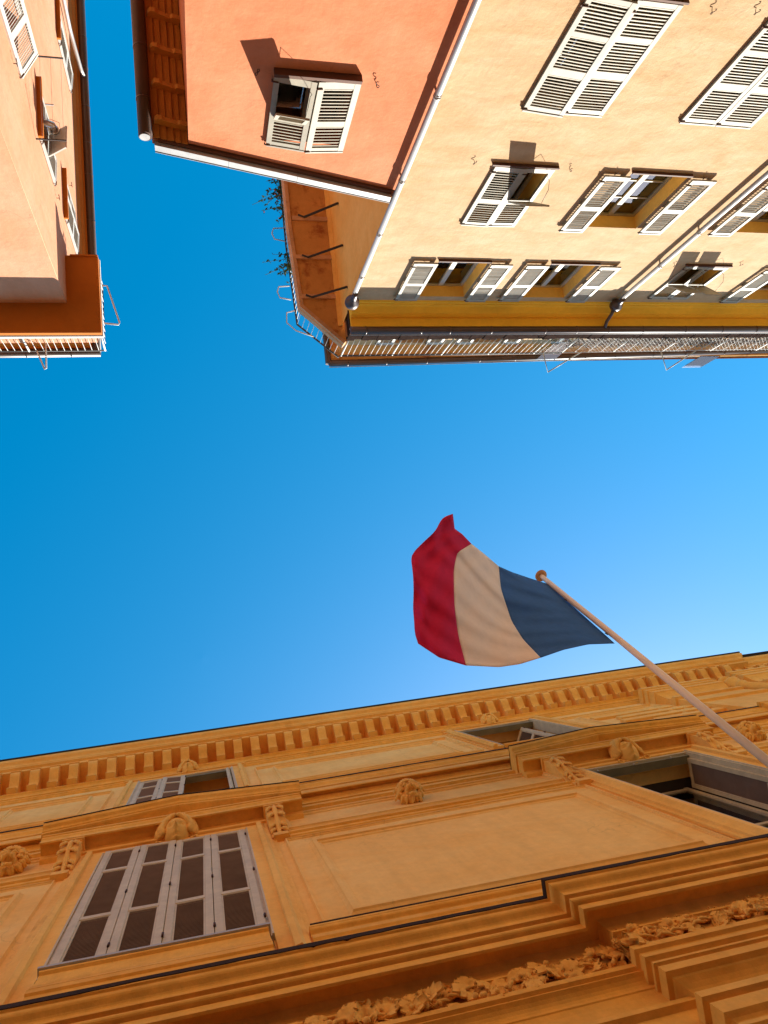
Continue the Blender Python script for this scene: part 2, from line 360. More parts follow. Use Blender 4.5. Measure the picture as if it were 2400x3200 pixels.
def window(parent, M, w, h, mull=2, bars=0, m='white_paint', fr=0.055, curtain_or_reflection=None, room=0.7, glass='glass'):
    """casement: local x=0..w, z=0..h, faces +y, sits in y -0.05..0"""
    mb = MB(); d = 0.05
    mb.box(0, w, -d, 0, 0, fr); mb.box(0, w, -d, 0, h-fr, h); mb.box(0, fr, -d, 0, fr, h-fr); mb.box(w-fr, w, -d, 0, fr, h-fr)
    cw = (w-2*fr)/mull; panes = []
    for k in range(1, mull): mb.box(fr+k*cw-0.05, fr+k*cw+0.05, -d*0.9, 0.012, fr, h-fr)
    for k in range(mull):
        x0 = fr+k*cw+(0.05 if k else 0.03); x1 = fr+(k+1)*cw-(0.05 if k < mull-1 else 0.03)
        zz = [fr+0.03+(h-2*fr-0.06)*i/(bars+1) for i in range(bars+2)]
        for i in range(bars+1):
            if i: mb.box(x0, x1, -d*0.8, -0.005, zz[i]-0.012, zz[i]+0.012)
            panes.append((x0, x1, zz[i]+(0.012 if i else 0), zz[i+1]-(0.012 if i < bars else 0)))
    wi = obj('window', mb, m, parent, M)
    for x0, x1, z0, z1 in panes: obj('pane', MB().box(x0, x1, -0.030, -0.024, z0, z1), glass, wi, Matrix())
    rb = MB(); x0, x1, z0, z1, y1 = -0.02, w+0.02, -0.02, h+0.02, -0.06
    rb.quad((x0, y1-room, z0), (x1, y1-room, z0), (x1, y1-room, z1), (x0, y1-room, z1)); rb.quad((x0, y1, z0), (x0, y1-room, z0), (x0, y1-room, z1), (x0, y1, z1))
    rb.quad((x1, y1, z0), (x1, y1-room, z0), (x1, y1-room, z1), (x1, y1, z1)); rb.quad((x0, y1, z1), (x1, y1, z1), (x1, y1-room, z1), (x0, y1-room, z1)); rb.quad((x0, y1, z0), (x1, y1, z0), (x1, y1-room, z0), (x0, y1-room, z0))
    obj('room_interior', rb, 'dark_room', wi, Matrix())
    if curtain_or_reflection:
        cb = MB(); n = 40; z0, z1 = curtain_or_reflection
        P = [(fr+(w-2*fr)*i/n, -0.10+0.02*math.sin(i*1.7)+0.012*math.sin(i*0.6), 0) for i in range(n+1)]
        for i in range(n):
            a, b = P[i], P[i+1]; cb.quad((a[0], a[1], z0*h), (b[0], b[1], z0*h), (b[0], b[1], z1*h), (a[0], a[1], z1*h), True)
        obj('curtain_or_reflection', cb, 'curtain_or_reflection', wi, Matrix())
    return wi
TR = Matrix.Translation
def RZ(a): return Matrix.Rotation(R(a), 4, 'Z')
# ------------------------------------------------------------------ street
g = obj('street', MB().quad((-250, -250, GROUND), (250, -250, GROUND), (250, 250, GROUND), (-250, 250, GROUND)), 'paving', kind='structure')

def balusters(rail, pts, z0, z1, pitch, mname, r=0.008, post_every=0, post_r=0.02):
    bm = MB().tube([(0, 0, 0), (0, 0, z1-z0)], r, 6).mesh('baluster'); bm.materials.append(MATS[mname])
    pm = MB().tube([(0, 0, 0), (0, 0, z1-z0)], post_r, 8).mesh('post'); pm.materials.append(MATS[mname])
    inv = WM[rail.name].inverted(); k = 0
    for (a, b) in zip(pts[:-1], pts[1:]):
        a, b = Vector(a), Vector(b); L = (b-a).length; n = max(1, int(L/pitch))
        for i in range(n):
            p = a+(b-a)*(i/n); isp = post_every and k % post_every == 0; k += 1
            jit = Vector((random.uniform(-.006, .006), random.uniform(-.004, .004), 0))
            obj('post' if isp else 'baluster', pm if isp else bm, None, rail, inv@TR(Vector((p.x, p.y, z0))+jit)@Matrix.Rotation(random.uniform(-.008, .008), 4, 'Y'))
def gutter(parent, path, r, joints=1.2, m='gutter_brown'):
    """half-round gutter along a plan path, z given per point"""
    P = [Vector(p) for p in path]; mb = MB(); 
    mb.tube(P, r, 14)
    gt = obj('gutter', mb, m, parent)
    jm = None
    for a, b in zip(P[:-1], P[1:]):
        L = (b-a).length; n = int(L/joints); d = (b-a).normalized()
        for i in range(1, n+1):
            c = a+d*((i-random.uniform(.3, .7))*L/max(n, 1))
            obj('gutter_joint', MB().tube([c-d*0.012, c+d*0.012], r*1.06, 14), m, gt)
    return gt
def hook(parent, p, n, s=1.0, flip=1):
    """wrought shutter hold on the wall: p on the wall, n outward, in a vertical plane"""
    n = Vector(n); t = Vector((-n.y, n.x, 0)); p = Vector(p)
    q = [(0, 0.0, .0), (0, .06, .0), (.02*flip, .08, .03), (.05*flip, .08, .02), (.05*flip, .08, -.02), (.0, .08, -.05), (-.03*flip, .08, -.09), (-.02*flip, .08, -.13), (.02*flip, .08, -.12)]
    obj('shutter_hook', MB().tube([p+t*a*s+n*b*s+Vector((0, 0, c*s)) for a, b, c in q], 0.009*s, 6), 'rust_iron', parent)

# ------------------------------------------------------------------ yellow building
YB = thing('yellow_building', (9.5, -7.0, GROUND), 'pale yellow house front with cream louvred shutters and a roof terrace railing', 'building')
YX0, YX1 = 3.52, 19.0
holes = [(4.87, 5.93, 6.42, 8.18), (7.39, 8.44, 6.42, 8.18), (4.96, 5.82, 9.50, 11.02), (7.29, 8.36, 9.46, 11.06), (10.46, 11.5, 9.46, 11.06),
         (4.90, 5.92, 12.35, 13.84), (7.28, 8.30, 12.35, 13.84), (10.50, 11.34, 12.36, 13.70), (12.92, 13.94, 12.35, 13.84)]
fY = lambda s, d, z: (s, -7.0-d, z)
rv = MB(); obj('wall', wall_holes(YX0, YX1, GROUND, 14.5, holes, fY, 0.30, rv), 'yellow_plaster', YB)
for k in range(len(holes)):
    q = MB(); q.v = rv.v[16*k:16*k+16]; q.f = [(0, 1, 2, 3), (4, 5, 6, 7), (8, 9, 10, 11), (12, 13, 14, 15)]; q.sm = [False]*4
    obj('window_reveal', q, 'reveal_gold', YB)
obj('bounce_cut_base', MB().box(YX0+.2, YX1-.1, -7.0, -6.93, GROUND, 3.6), 'bounce_cut_dark', YB)  # unseen dark base, added to cut light bouncing up off this wall
sw_ = MB(); sw_.quad((YX0, -16, GROUND), (YX0, -7, GROUND), (YX0, -7, 15.3), (YX0, -16, 15.3))
obj('side_wall', sw_, 'side_plaster', YB)
bk = MB(); bk.quad((YX0, -16, GROUND), (YX1, -16, GROUND), (YX1, -16, 15), (YX0, -16, 15)); bk.quad((YX1, -16, GROUND), (YX1, -7, GROUND), (YX1, -7, 15), (YX1, -16, 15))
bk.quad((YX0, -16, 15.02), (YX1, -16, 15.02), (YX1, -6.62, 15.02), (YX0, -6.62, 15.02))
obj('terrace_floor', bk, 'slab_edge', YB)
S3 = [(.035, .27), (.31, .57), (.635, .935)]; S2 = [(.06, .51), (.58, .93)]
def sill(B, x0, x1, z): obj('sill', MB().box(x0, x1, -7.30, -6.95, z-0.03, z), 'dark_sill', B)
def fw(x, y, z, a=0): return TR(Vector((x, y, z)))@RZ(a)
# first row in view: tall closed pairs
for x0, aj in ((4.775, 5), (7.295, 0)):
    leafinv = WM[YB.name].inverted()
    leaf(YB, 0.612, 1.90, S3, 0.050, leafinv@fw(x0, -6.992, 6.37, aj))
    leaf(YB, 0.612, 1.90, S3, 0.050, leafinv@fw(x0+0.622, -6.990, 6.37))
    sill(YB, x0-0.04, x0+1.28, 6.35)
    window(YB, leafinv@fw(x0+0.095, -7.25, 6.42), 1.06, 1.76, 2, 2)
inv = WM[YB.name].inverted()
# second row
leaf(YB, 0.505, 1.62, S2, 0.060, inv@fw(4.875, -6.992, 9.47, 2)); leaf(YB, 0.505, 1.62, S2, 0.060, inv@fw(5.385, -6.985, 9.47, -1), flap=(0, 37))
window(YB, inv@fw(4.96, -7.25, 9.5), .86, 1.52); sill(YB, 4.81, 5.94, 9.45)
leaf(YB, 0.47, 1.63, S2, 0.060, inv@fw(6.80, -6.955, 9.51), tilt=-66, depth=.028); leaf(YB, 0.47, 1.63, S2, 0.060, inv@fw(8.43, -6.955, 9.49), tilt=-66, depth=.028)
window(YB, inv@fw(7.29, -7.24, 9.46), 1.07, 1.60, 2, 2, m='cream_paint', curtain_or_reflection=(.02, .96)); sill(YB, 7.26, 8.40, 9.455)  # pale cloth here stands in for bright sky reflected in the panes
leaf(YB, 0.49, 1.62, S2, 0.060, inv@fw(9.95, -6.955, 9.48), tilt=-66, depth=.028); leaf(YB, 0.49, 1.62, S2, 0.060, inv@fw(11.56, -6.955, 9.48), indiv=False, tilt=-66, depth=.028)
window(YB, inv@fw(10.46, -7.24, 9.46), 1.04, 1.60, 2, 2, m='cream_paint'); sill(YB, 10.43, 11.54, 9.455)
# top row
for k, (a, b, c) in enumerate(((4.385, 4.90, 5.97), (6.74, 7.28, 8.38), (12.40, 12.92, 14.0))):
    leaf(YB, 0.48, 1.52, S2, 0.058, inv@fw(a, -6.955, 12.37), indiv=(k == 0), tilt=-66, depth=.028); leaf(YB, 0.46, 1.55, S2, 0.058, inv@fw(c, -6.955, 12.37), indiv=(k == 0), tilt=-66, depth=.028)
    window(YB, inv@fw(b, -7.24, 12.35), 1.02, 1.49, 2, 0, m='white_paint', curtain_or_reflection=(.02, .40), fr=0.06); sill(YB, b-0.03, b+1.06, 12.345)
leaf(YB, 0.505, 1.46, S2, 0.058, inv@fw(10.40, -6.99, 12.33), indiv=False, flap=(0, 41)); leaf(YB, 0.505, 1.46, S2, 0.058, inv@fw(10.915, -6.985, 12.33), indiv=False, flap=(0, 44))
window(YB, inv@fw(10.50, -7.25, 12.36), .84, 1.34); sill(YB, 10.33, 11.48, 12.31)
for u, v, fl in ((1487, 497, 1), (1786, 520, -1), (2235, 20, 1), (2372, 22, 1), (1930, 531, 1), (2207, 545, 1), (2113, 822, 1), (2320, 820, 1), (1332, 815, 1), (1560, 818, -1), (1680, 822, 1), (1912, 824, -1)):
    p = onY(u, v, -7.0); hook(YB, (p[0], -7.0, p[2]+.06), (0, 1, 0), .52, fl)
# cornice
prof = [(0.45, 14.47), (0.45, 14.385), (0.23, 14.40), (0.225, 14.345), (0.205, 14.32), (0.185, 14.30), (0.17, 14.255), (0.11, 14.21), (0.07, 14.175), (0.055, 14.14), (0.055, 14.115), (0.035, 14.105), (0.035, 14.05), (0.0, 14.02), (-0.02, 14.02), (-0.02, 14.47)]
obj('cornice', MB().sweep(prof, [(YX1, -7), (YX0, -7)], -1), 'yellow_trim', YB)
obj('roof_edge', MB().box(YX0-0.03, YX1, -6.98, -6.56, 14.472, 14.50), 'iron', YB)
gutter(YB, [(3.50, -6.505, 14.43), (YX1, -6.505, 14.43)], 0.082, 0.95)
obj('gutter_lip', MB().tube([(3.50, -6.43, 14.50), (YX1, -6.43, 14.50)], 0.010, 6), 'zinc', YB)
tb = MB(); n = 90
for i in range(n):
    x0 = 3.56+(YX1-3.6)*i/n; x1 = 3.56+(YX1-3.6)*(i+1)/n; h = random.uniform(-.02, .02)
    tb.box(x0, x1-0.004, -6.98, -6.60+h*.5, 14.52, 15.16+h)
obj('parapet', tb, 'parapet_dark', YB)
# side balcony slab on iron struts
SZ = 15.3
slab = [(2.56, -12.5), (2.56, -9.4), (2.66, -7.48), (3.545, -6.62), (3.60, -6.62), (3.60, -12.5)]
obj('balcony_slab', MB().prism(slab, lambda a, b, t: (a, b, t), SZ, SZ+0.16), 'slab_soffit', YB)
eb = MB(); E_ = [(2.53, -12.5), (2.53, -9.4), (2.63, -7.46), (3.53, -6.58)]
eb.sweep([(0.045, SZ+.20), (0.045, SZ+.06), (0.02, SZ+.03), (0.02, SZ-.035), (-.06, SZ-.035), (-.06, SZ+.20)], E_, 1)
obj('slab_edging', eb, 'slab_edge', YB)
obj('slab_cornice', MB().sweep([(0.09, SZ-.003), (0.08, SZ-.04), (0.03, SZ-.09), (0, SZ-.11), (-.01, SZ-.003)], [(YX0, -12.5), (YX0, -6.99)], 1), 'side_plaster', YB)
for y in (-10.95, -9.62, -8.66, -7.70):
    obj('slab_beam', MB().box(2.62, 3.50, y-.05, y+.05, SZ-.04, SZ-.001), 'slab_edge', YB)
for y in (-10.6, -9.42, -8.42, -7.45):
    p = [(3.50, y, 14.33), (2.90, y-.22, SZ-.05), (2.76, y-.27, SZ-.05)]
    obj('strut', MB().tube(p, 0.028, 4), 'iron', YB)
# terrace railings
rail = obj('railing', MB().tube([(2.57, -12.4, 16.2), (2.57, -9.4, 16.2), (2.66, -7.45, 16.2), (3.57, -6.62, 16.2)], 0.024, 8).tube([(2.57, -12.4, 15.62), (2.57, -9.4, 15.62), (2.66, -7.45, 15.62), (3.57, -6.62, 15.62)], 0.012, 6), 'iron', YB)
balusters(rail, [(2.57, -12.3), (2.57, -9.4), (2.66, -7.45), (3.57, -6.62)], 15.46, 16.2, 0.125, 'rail_paint', 0.0065)
rail2 = obj('railing', MB().tube([(3.57, -6.62, 16.12), (9.3, -6.62, 16.10)], 0.018, 8).tube([(3.57, -6.6, 16.02), (9.3, -6.6, 16.0)], 0.010, 6), 'iron', YB)
balusters(rail2, [(3.62, -6.62), (9.25, -6.62)], 15.10, 16.1, 0.135, 'rail_paint', 0.0065, post_every=9, post_r=0.018)
rail3 = obj('railing', MB().tube([(9.25, -6.60, 16.02), (YX1, -6.6, 15.85)], 0.014, 6), 'rail_paint', YB)
balusters(rail3, [(9.3, -6.6), (16.6, -6.6)], 15.1, 15.98, 0.36, 'rail_paint', 0.007, post_every=4, post_r=0.016)
wm = MB(); s = 0.11
for i in range(int(7.2/s)):
    x = 9.3+i*s
    for d in (-1, 1):
        a = (x, -6.585+d*.004, 15.12); b = (x+d*.85, -6.585+d*.004, 15.97); wm.tube([a, b], 0.0024, 4, caps=False)
obj('wire_mesh', wm, 'rail_paint', rail3, kind='stuff')
scr = MB()
for i in range(9000):
    x = random.uniform(9.35, 16.6); z = random.uniform(15.1, 15.86); y = random.uniform(-6.78, -6.64); a = random.uniform(0, 6.28); l = random.uniform(.015, .05); b = random.uniform(-.5, .5)
    dx, dz = math.cos(a)*l, math.sin(a)*l
    scr.quad((x-dx, y, z-dz), (x-dz*.4, y+b*l, z+dx*.4), (x+dx, y, z+dz), (x+dz*.4, y-b*l, z-dx*.4))
obj('brushwood_screen', scr, 'leaf_dry', YB, kind='stuff')
scr = MB()
for i in range(1100):
    x = random.uniform(9.35, 16.6); z = random.uniform(15.1, 15.86); y = random.uniform(-6.72, -6.63); a = random.uniform(0, 6.28); l = random.uniform(.012, .04); b = random.uniform(-.5, .5)
    dx, dz = math.cos(a)*l, math.sin(a)*l
    scr.quad((x-dx, y, z-dz), (x-dz*.4, y+b*l, z+dx*.4), (x+dx, y, z+dz), (x+dz*.4, y-b*l, z-dx*.4))
obj('brushwood_twigs', scr, 'reed_pale', YB, kind='stuff')
def arm(parent, a, b, c, r=0.017, m='rail_paint'): obj('clothesline_arm', MB().tube([a, b, c], r, 6), m, parent)
for x in (8.9, 12.3):
    arm(rail3, (x+.9, -6.58, 15.95), (x-.12, -6.05, 15.92), (x-.14, -6.58, 15.98))
for y in (-9.6, -8.1):
    obj('rail_hoop', MB().tube([(2.56, y-.3, 16.15), (2.30, y-.28, 16.15), (2.25, y-.15, 16.15), (2.3, y, 16.15), (2.56, y+.05, 16.15)], 0.014, 6), 'rail_paint', rail)
obj('rail_hoop', MB().tube([(2.62, -7.75, 16.1), (2.42, -7.7, 16.1), (2.40, -7.45, 16.1), (2.6, -7.25, 16.1), (3.0, -7.1, 16.1)], 0.014, 6), 'rail_paint', rail)
obj('windscreen_panel', MB().box(13.15, 13.75, -6.35, -6.34, 15.75, 16.55), 'glass_clear', YB)
obj('glass_screen', MB().box(9.0, 9.55, -7.55, -6.75, 15.1, 16.9), 'glass_clear', YB)
# set-back top storey
UZ = 18.15
hol = [(5.5, 6.4, 16.2, 18.0), (7.75, 8.65, 16.2, 18.0)]
fU = lambda s, d, z: (s, -7.75-d, z)
obj('attic_wall', wall_holes(4.12, YX1, 15.02, UZ, hol, fU, 0.2), 'yellow_plaster', YB)
obj('attic_side_wall', MB().quad((4.12, -15, 15.02), (4.12, -7.75, 15.02), (4.12, -7.75, UZ), (4.12, -15, UZ)), 'side_plaster', YB)
for a in (5.5, 7.75):
    window(YB, inv@fw(a, -7.9, 16.2), .9, 1.8)
    leaf(YB, .45, 1.84, S2, .07, inv@fw(a-.47, -7.74, 16.2), indiv=False, m='white_paint'); leaf(YB, .45, 1.84, S2, .07, inv@fw(a+.92, -7.74, 16.2), indiv=False, m='white_paint')
obj('attic_cornice', MB().sweep([(.30, UZ+.42), (.30, UZ+.33), (.25, UZ+.30), (.12, UZ+.20), (.06, UZ+.06), (0, UZ-.02), (-.05, UZ-.02), (-.05, UZ+.42)], [(YX1, -7.75), (4.12, -7.75), (4.12, -15)], -1), 'slab_soffit', YB)
gutter(YB, [(3.80, -7.39, UZ+.34), (YX1, -7.60, UZ+.28)], 0.085, 1.1)
gutter(YB, [(3.78, -15, UZ+.34), (3.78, -7.37, UZ+.34)], 0.085, 1.5)
obj('gutter_lip', MB().tube([(3.80, -7.30, UZ+.40), (YX1, -7.51, UZ+.34)], 0.012, 6), 'zinc', YB)
obj('attic_roof', MB().quad((3.78, -15, UZ+.44), (YX1, -15, UZ+.44), (YX1, -7.4, UZ+.44), (3.78, -7.4, UZ+.44)).quad((4.12, -15, 15), (YX1, -15, 15), (YX1, -15, UZ+.4), (4.12, -15, UZ+.4)), 'roof_tile', YB)
# downpipes
def downpipe(B, x, y, z0, z1, zs, wally=-7.0):
    dp = obj('downpipe', MB().tube([(x, y, z0), (x, y, z1)], 0.047, 14), 'pipe_metal', B)
    for z in zs:
        obj('clamp', MB().tube([(x, y, z-.018), (x, y, z+.018)], 0.056, 14).tube([(x, y, z-.05), (x, y, z-.04)], 0.054, 14).box(x-.012, x+.012, wally, y, z-.012, z+.012), 'pipe_metal', dp)
    return dp
dp = downpipe(YB, 3.455, -6.90, GROUND, 13.62, (8.05, 9.85, 11.35, 12.85))
obj('rain_hopper', MB().lathe([(.0, -.02), (.05, -.02), (.052, .05), (.065, .14), (.07, .2), (.135, .27), (.15, .33), (.15, .40), (.11, .42), (.0, .42)], (3.455, -6.86, 13.50)), 'gutter_brown', dp)
dp = downpipe(YB, 9.64, -6.90, GROUND, 13.72, (8.9, 10.95, 12.2))
obj('rain_hopper', MB().lathe([(.0, -.02), (.05, -.02), (.052, .05), (.065, .12), (.07, .16), (.125, .22), (.14, .27), (.14, .36), (.0, .36)], (9.64, -6.86, 13.62)), 'gutter_brown', dp)
obj('swan_neck', MB().tube([(9.60, -6.80, 13.98), (9.58, -6.72, 14.05), (9.56, -6.62, 14.28), (9.55, -6.52, 14.36)], 0.04, 10), 'gutter_brown', dp)

# ------------------------------------------------------------------ orange building
OB = thing('orange_building', (1.9, -7.0, GROUND), 'terracotta orange house end with one shuttered window under a sloping zinc roof edge', 'building')
oinv = WM[OB.name].inverted()
OX0, OX1 = 0.27, 3.515
def vz(x): return 9.40+(x-OX0)*0.262
owin = (1.38, 2.36, 7.98, 9.22)
ow2 = (1.38, 2.36, 5.2, 6.64)
# sloping top: wall built to the eave level, then the gable wedge
mb = wall_holes(OX0, OX1, GROUND, vz(OX0), [owin, ow2], fY, 0.28)
mb.quad((OX0, -7, vz(OX0)), (OX1, -7, vz(OX0)), (OX1, -7, vz(OX1)), (OX0, -7, vz(OX0)+.001))
obj('wall', mb, 'orange_plaster', OB)
obj('side_wall', MB().quad((OX0, -15, GROUND), (OX0, -7, GROUND), (OX0, -7, vz(OX0)), (OX0, -15, vz(OX0))), 'orange_plaster', OB)
obj('roof', MB().prism([(OX0-.48, vz(OX0-.48)+.03), (OX1-.03, vz(OX1)+.03), (OX1-.03, vz(OX1)+.13), (OX0-.48, vz(OX0-.48)+.13)], lambda a, b, t: (a, t, b), -15, -6.97), 'roof_tile', OB)
# zinc verge flashing and a dark strip standing in for the shadow gap below
a0, a1 = OX0-.45, OX1-.12
fl = MB()
cuts = [a0, a0+1.0, a0+2.02, a1]
for k in range(3):
    x0, x1 = cuts[k], cuts[k+1]-(.004 if k < 2 else 0); q = .002*k
    fl.prism([(x0, vz(x0)+.065), (x1, vz(x1)+.065), (x1, vz(x1)+.195), (x0, vz(x0)+.195)], lambda a, b, t: (a, t, b), -6.965, -6.900+q)
    fl.prism([(x0, vz(x0)+.195), (x1, vz(x1)+.195), (x1, vz(x1)+.202), (x0, vz(x0)+.202)], lambda a, b, t: (a, t, b), -7.2, -6.89+q)
obj('verge_flashing', fl, 'zinc', OB)
obj('verge_shadow_strip', MB().prism([(OX0-.40, vz(OX0-.40)+.02), (a1, vz(a1)+.0), (a1, vz(a1)+.078), (OX0-.40, vz(OX0-.40)+.078)], lambda a, b, t: (a, t, b), -6.998, -6.955), 'dark_sill', OB)  # shade under the roof overhang, built as a dark strip
# eave over the alley: boards, rafters, gutter
EZ = vz(OX0)-.005
for k in range(5):
    x0 = OX0-.005-(k+1)*.092
    obj('soffit_board', MB().box(x0, x0+.088, -15, -6.985, vz(x0)+.018+.004*(k % 2), vz(x0)+.030+.004*(k % 2)), 'board_wood', OB)
rf = MB().prism([(0, 0), (-.10, -.02), (-.13, .005), (-.30, -.045), (-.34, -.075), (-.40, -.075), (-.43, -.04), (-.44, .0), (-.44, -.10+.13), (0, .13)], lambda a, b, t: (a, t, b-.015+a*.262*0), -.032, .032).mesh('rafter'); rf.materials.append(MATS['rafter_wood'])
for k in range(13):
    y = -7.22-k*.56
    obj('rafter', rf, None, OB, oinv@TR((OX0, y, vz(OX0-.22)-.035))@Matrix.Rotation(-math.atan(.262)*.25, 4, 'Y'))
gx = OX0-.56
gutter(OB, [(gx, -15, vz(gx)-.02), (gx, -6.94, vz(gx)-.02)], 0.092, 0.95)
obj('gutter_end', MB().tube([(gx-.01, -6.94, vz(gx)-.02), (gx-.01, -6.925, vz(gx)-.02)], 0.07, 14), 'zinc', OB)
# window
leaf(OB, .535, 1.33, [(.085, .535), (.60, .915)], .062, oinv@fw(1.325, -6.985, 7.97, 7), flap=(0, 34), sw=.07)
leaf(OB, .55, 1.36, [(.085, .525), (.60, .92)], .062, oinv@fw(1.872, -6.925, 7.965, -4.5), sw=.08)
window(OB, oinv@fw(1.38, -7.24, 7.98), .98, 1.24, 2, 0, curtain_or_reflection=(.62, .80))
obj('sill', MB().box(1.31, 2.42, -7.27, -6.90, 7.905, 7.955), 'dark_sill', OB)
leaf(OB, .535, 1.55, S2, .062, oinv@fw(1.325, -6.985, 5.17), indiv=False); leaf(OB, .535, 1.55, S2, .062, oinv@fw(1.872, -6.985, 5.17), indiv=False)
window(OB, oinv@fw(1.38, -7.24, 5.2), .98, 1.44)
for u, v, f in ((806, 205, 1), (1180, 245, -1)):
    p = onY(u, v, -7.0); hook(OB, (p[0], -7.0, p[2]+.08), (0, 1, 0), .65, f)
obj('back_wall', MB().quad((OX0, -15, GROUND), (OX1, -15, GROUND), (OX1, -15, 10), (OX0, -15, 9.4)), 'orange_plaster', OB)

# ------------------------------------------------------------------ peach building
PB = thing('peach_building', (-5.5, -7.0, GROUND), 'peach house on the alley corner with a brown balcony slab and white railing', 'building')
pinv = WM[PB.name].inverted()
PX = -2.09
fF = lambda s, d, z: (s, -7.0-d, z)
fA = lambda s, d, z: (PX-d, s, z)
WT = 16.32
obj('wall', wall_holes(-12, PX, GROUND, 14.25, [], fF, .25), 'peach_plaster', PB)
ah = [(-9.82, -8.90, 8.75, 10.55), (-9.85, -8.90, 11.97, 13.15), (-9.85, -8.92, 14.36, 15.72), (-13.85, -12.98, 14.36, 15.8), (-13.85, -12.98, 11.3, 12.9)]
obj('alley_wall', wall_holes(-26, -7.0, GROUND, 14.25, [h for h in ah if h[3] < 14.2], fA, .26), 'peach_plaster', PB)
obj('attic_wall', wall_holes(-12, PX, 14.25, WT, [], lambda s, d, z: (s, -7.22-d, z), .25), 'peach_plaster', PB)
obj('attic_alley_wall', wall_holes(-26, -7.22, 14.25, WT, [h for h in ah if h[3] > 14.2], fA, .26), 'peach_plaster', PB)
# eave band and gutter round the corner
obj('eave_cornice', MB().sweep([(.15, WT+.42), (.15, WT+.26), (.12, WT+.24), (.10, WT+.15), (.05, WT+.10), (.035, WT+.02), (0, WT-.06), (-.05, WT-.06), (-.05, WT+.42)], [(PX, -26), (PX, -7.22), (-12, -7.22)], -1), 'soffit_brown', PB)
gutter(PB, [(-1.86, -26, WT+.34), (-1.86, -7.0, WT+.34)], 0.10, 0.95)
gutter(PB, [(-1.78, -7.0, WT+.345), (-12, -7.0, WT+.345)], 0.10, 1.0)
obj('roof', MB().box(-12, -1.80, -26, -6.96, WT+.43, WT+.47), 'roof_tile', PB)
# balcony slab
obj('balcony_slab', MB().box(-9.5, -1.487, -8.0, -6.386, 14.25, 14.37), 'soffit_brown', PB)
obj('slab_edging', MB().sweep([(.02, 14.45), (.02, 14.385), (.0, 14.365), (-.1, 14.365), (-.1, 14.45)], [(-1.487, -8.0), (-1.487, -6.386), (-9.5, -6.386)], -1), 'bare_plaster', PB)
obj('slab_drip', MB().box(-2.0, -1.49, -8.01, -7.98, 14.22, 14.248), 'soffit_brown', PB)
obj('parapet', MB().box(-9.4, -1.62, -6.62, -6.52, 14.38, 15.02).box(-1.74, -1.64, -7.9, -6.62, 14.38, 15.02), 'peach_plaster', PB)
pr = obj('railing', MB().tube([(-1.53, -7.95, 15.26), (-1.53, -6.45, 15.26), (-9.3, -6.45, 15.26)], 0.014, 6), 'iron', PB)
balusters(pr, [(-1.53, -7.92), (-1.53, -6.47)], 14.43, 15.26, .13, 'rail_paint', .007)
balusters(pr, [(-1.53, -6.45), (-5.2, -6.45)], 14.43, 15.26, .128, 'rail_paint', .0065, post_every=11, post_r=.02)
obj('clothesline_arm', MB().tube([(-1.53, -7.85, 15.18), (-1.43, -7.85, 15.18), (-1.22, -7.03, 15.18), (-1.24, -6.98, 15.18), (-1.53, -7.01, 15.18)], .017, 6), 'rail_paint', pr)
obj('clothesline_arm', MB().tube([(-2.84, -6.45, 15.24), (-2.70, -6.05, 15.24), (-2.67, -6.07, 15.24), (-2.66, -6.92, 15.24)], .017, 6), 'rail_paint', pr)
# alley windows (turned to face the alley)
def aw(y, z, a=0, x=PX): return TR(Vector((x, y, z)))@RZ(-90+a)
# lowest: one leaf ajar
leaf(PB, .50, 1.86, S3, .052, pinv@aw(-8.85, 8.78, 28), m='white_paint'); leaf(PB, .48, 1.86, S3, .052, pinv@aw(-9.86, 8.78, 4, PX+.02), m='white_paint', indiv=False)
window(PB, pinv@aw(-8.90, 8.75, 0, PX-.22), .92, 1.80, 2, 2)
# middle: flap propped open, flue poking out
leaf(PB, .52, 1.30, [(.06, .40), (.46, .93)], .06, pinv@aw(-8.83, 11.95, 3, PX+.01), m='white_paint', indiv=False, flap=(0, 48)); leaf(PB, .52, 1.30, [(.06, .40), (.46, .93)], .06, pinv@aw(-9.37, 11.95, -2, PX+.012), m='white_paint', indiv=False)
window(PB, pinv@aw(-8.90, 11.97, 0, PX-.22), .95, 1.18)
obj('flue', MB().tube([(PX-.1, -9.25, 12.12), (PX+.10, -9.25, 12.12), (PX+.18, -9.25, 12.16), (PX+.2, -9.25, 12.26)], .062, 14).tube([(PX+.2, -9.25, 12.26), (PX+.2, -9.25, 12.30)], .08, 14), 'steel', PB)
# top: closed pairs
leaf(PB, .52, 1.42, S2, .06, pinv@aw(-8.86, 14.37, 4, PX+.01), m='white_paint', indiv=False); leaf(PB, .52, 1.42, S2, .06, pinv@aw(-9.40, 14.37, -3, PX+.012), m='white_paint', indiv=False)
window(PB, pinv@aw(-8.92, 14.36, 0, PX-.22), .93, 1.36)
for z in (14.36, 11.3):
    leaf(PB, .50, 1.52, S2, .06, pinv@aw(-12.93, z, 5, PX+.01), m='white_paint', indiv=False); leaf(PB, .50, 1.52, S2, .06, pinv@aw(-13.44, z, -3, PX+.012), m='white_paint', indiv=False)
    window(PB, pinv@aw(-12.98, z, 0, PX-.22), .87, 1.44 if z > 14 else 1.6)
for y0, y1, z in ((-8.82, -9.92, 14.33), (-8.82, -9.95, 11.93), (-12.9, -13.95, 14.33), (-8.82, -9.95, 8.72)):
    obj('sill', MB().box(PX-.25, PX+.085, y1, y0, z-.05, z), 'soffit_brown', PB)
for y in (-8.62, -10.17):
    obj('clothesline_arm', MB().box(PX, PX+.47, y-.010, y+.010, 11.68, 11.70), 'iron', PB)
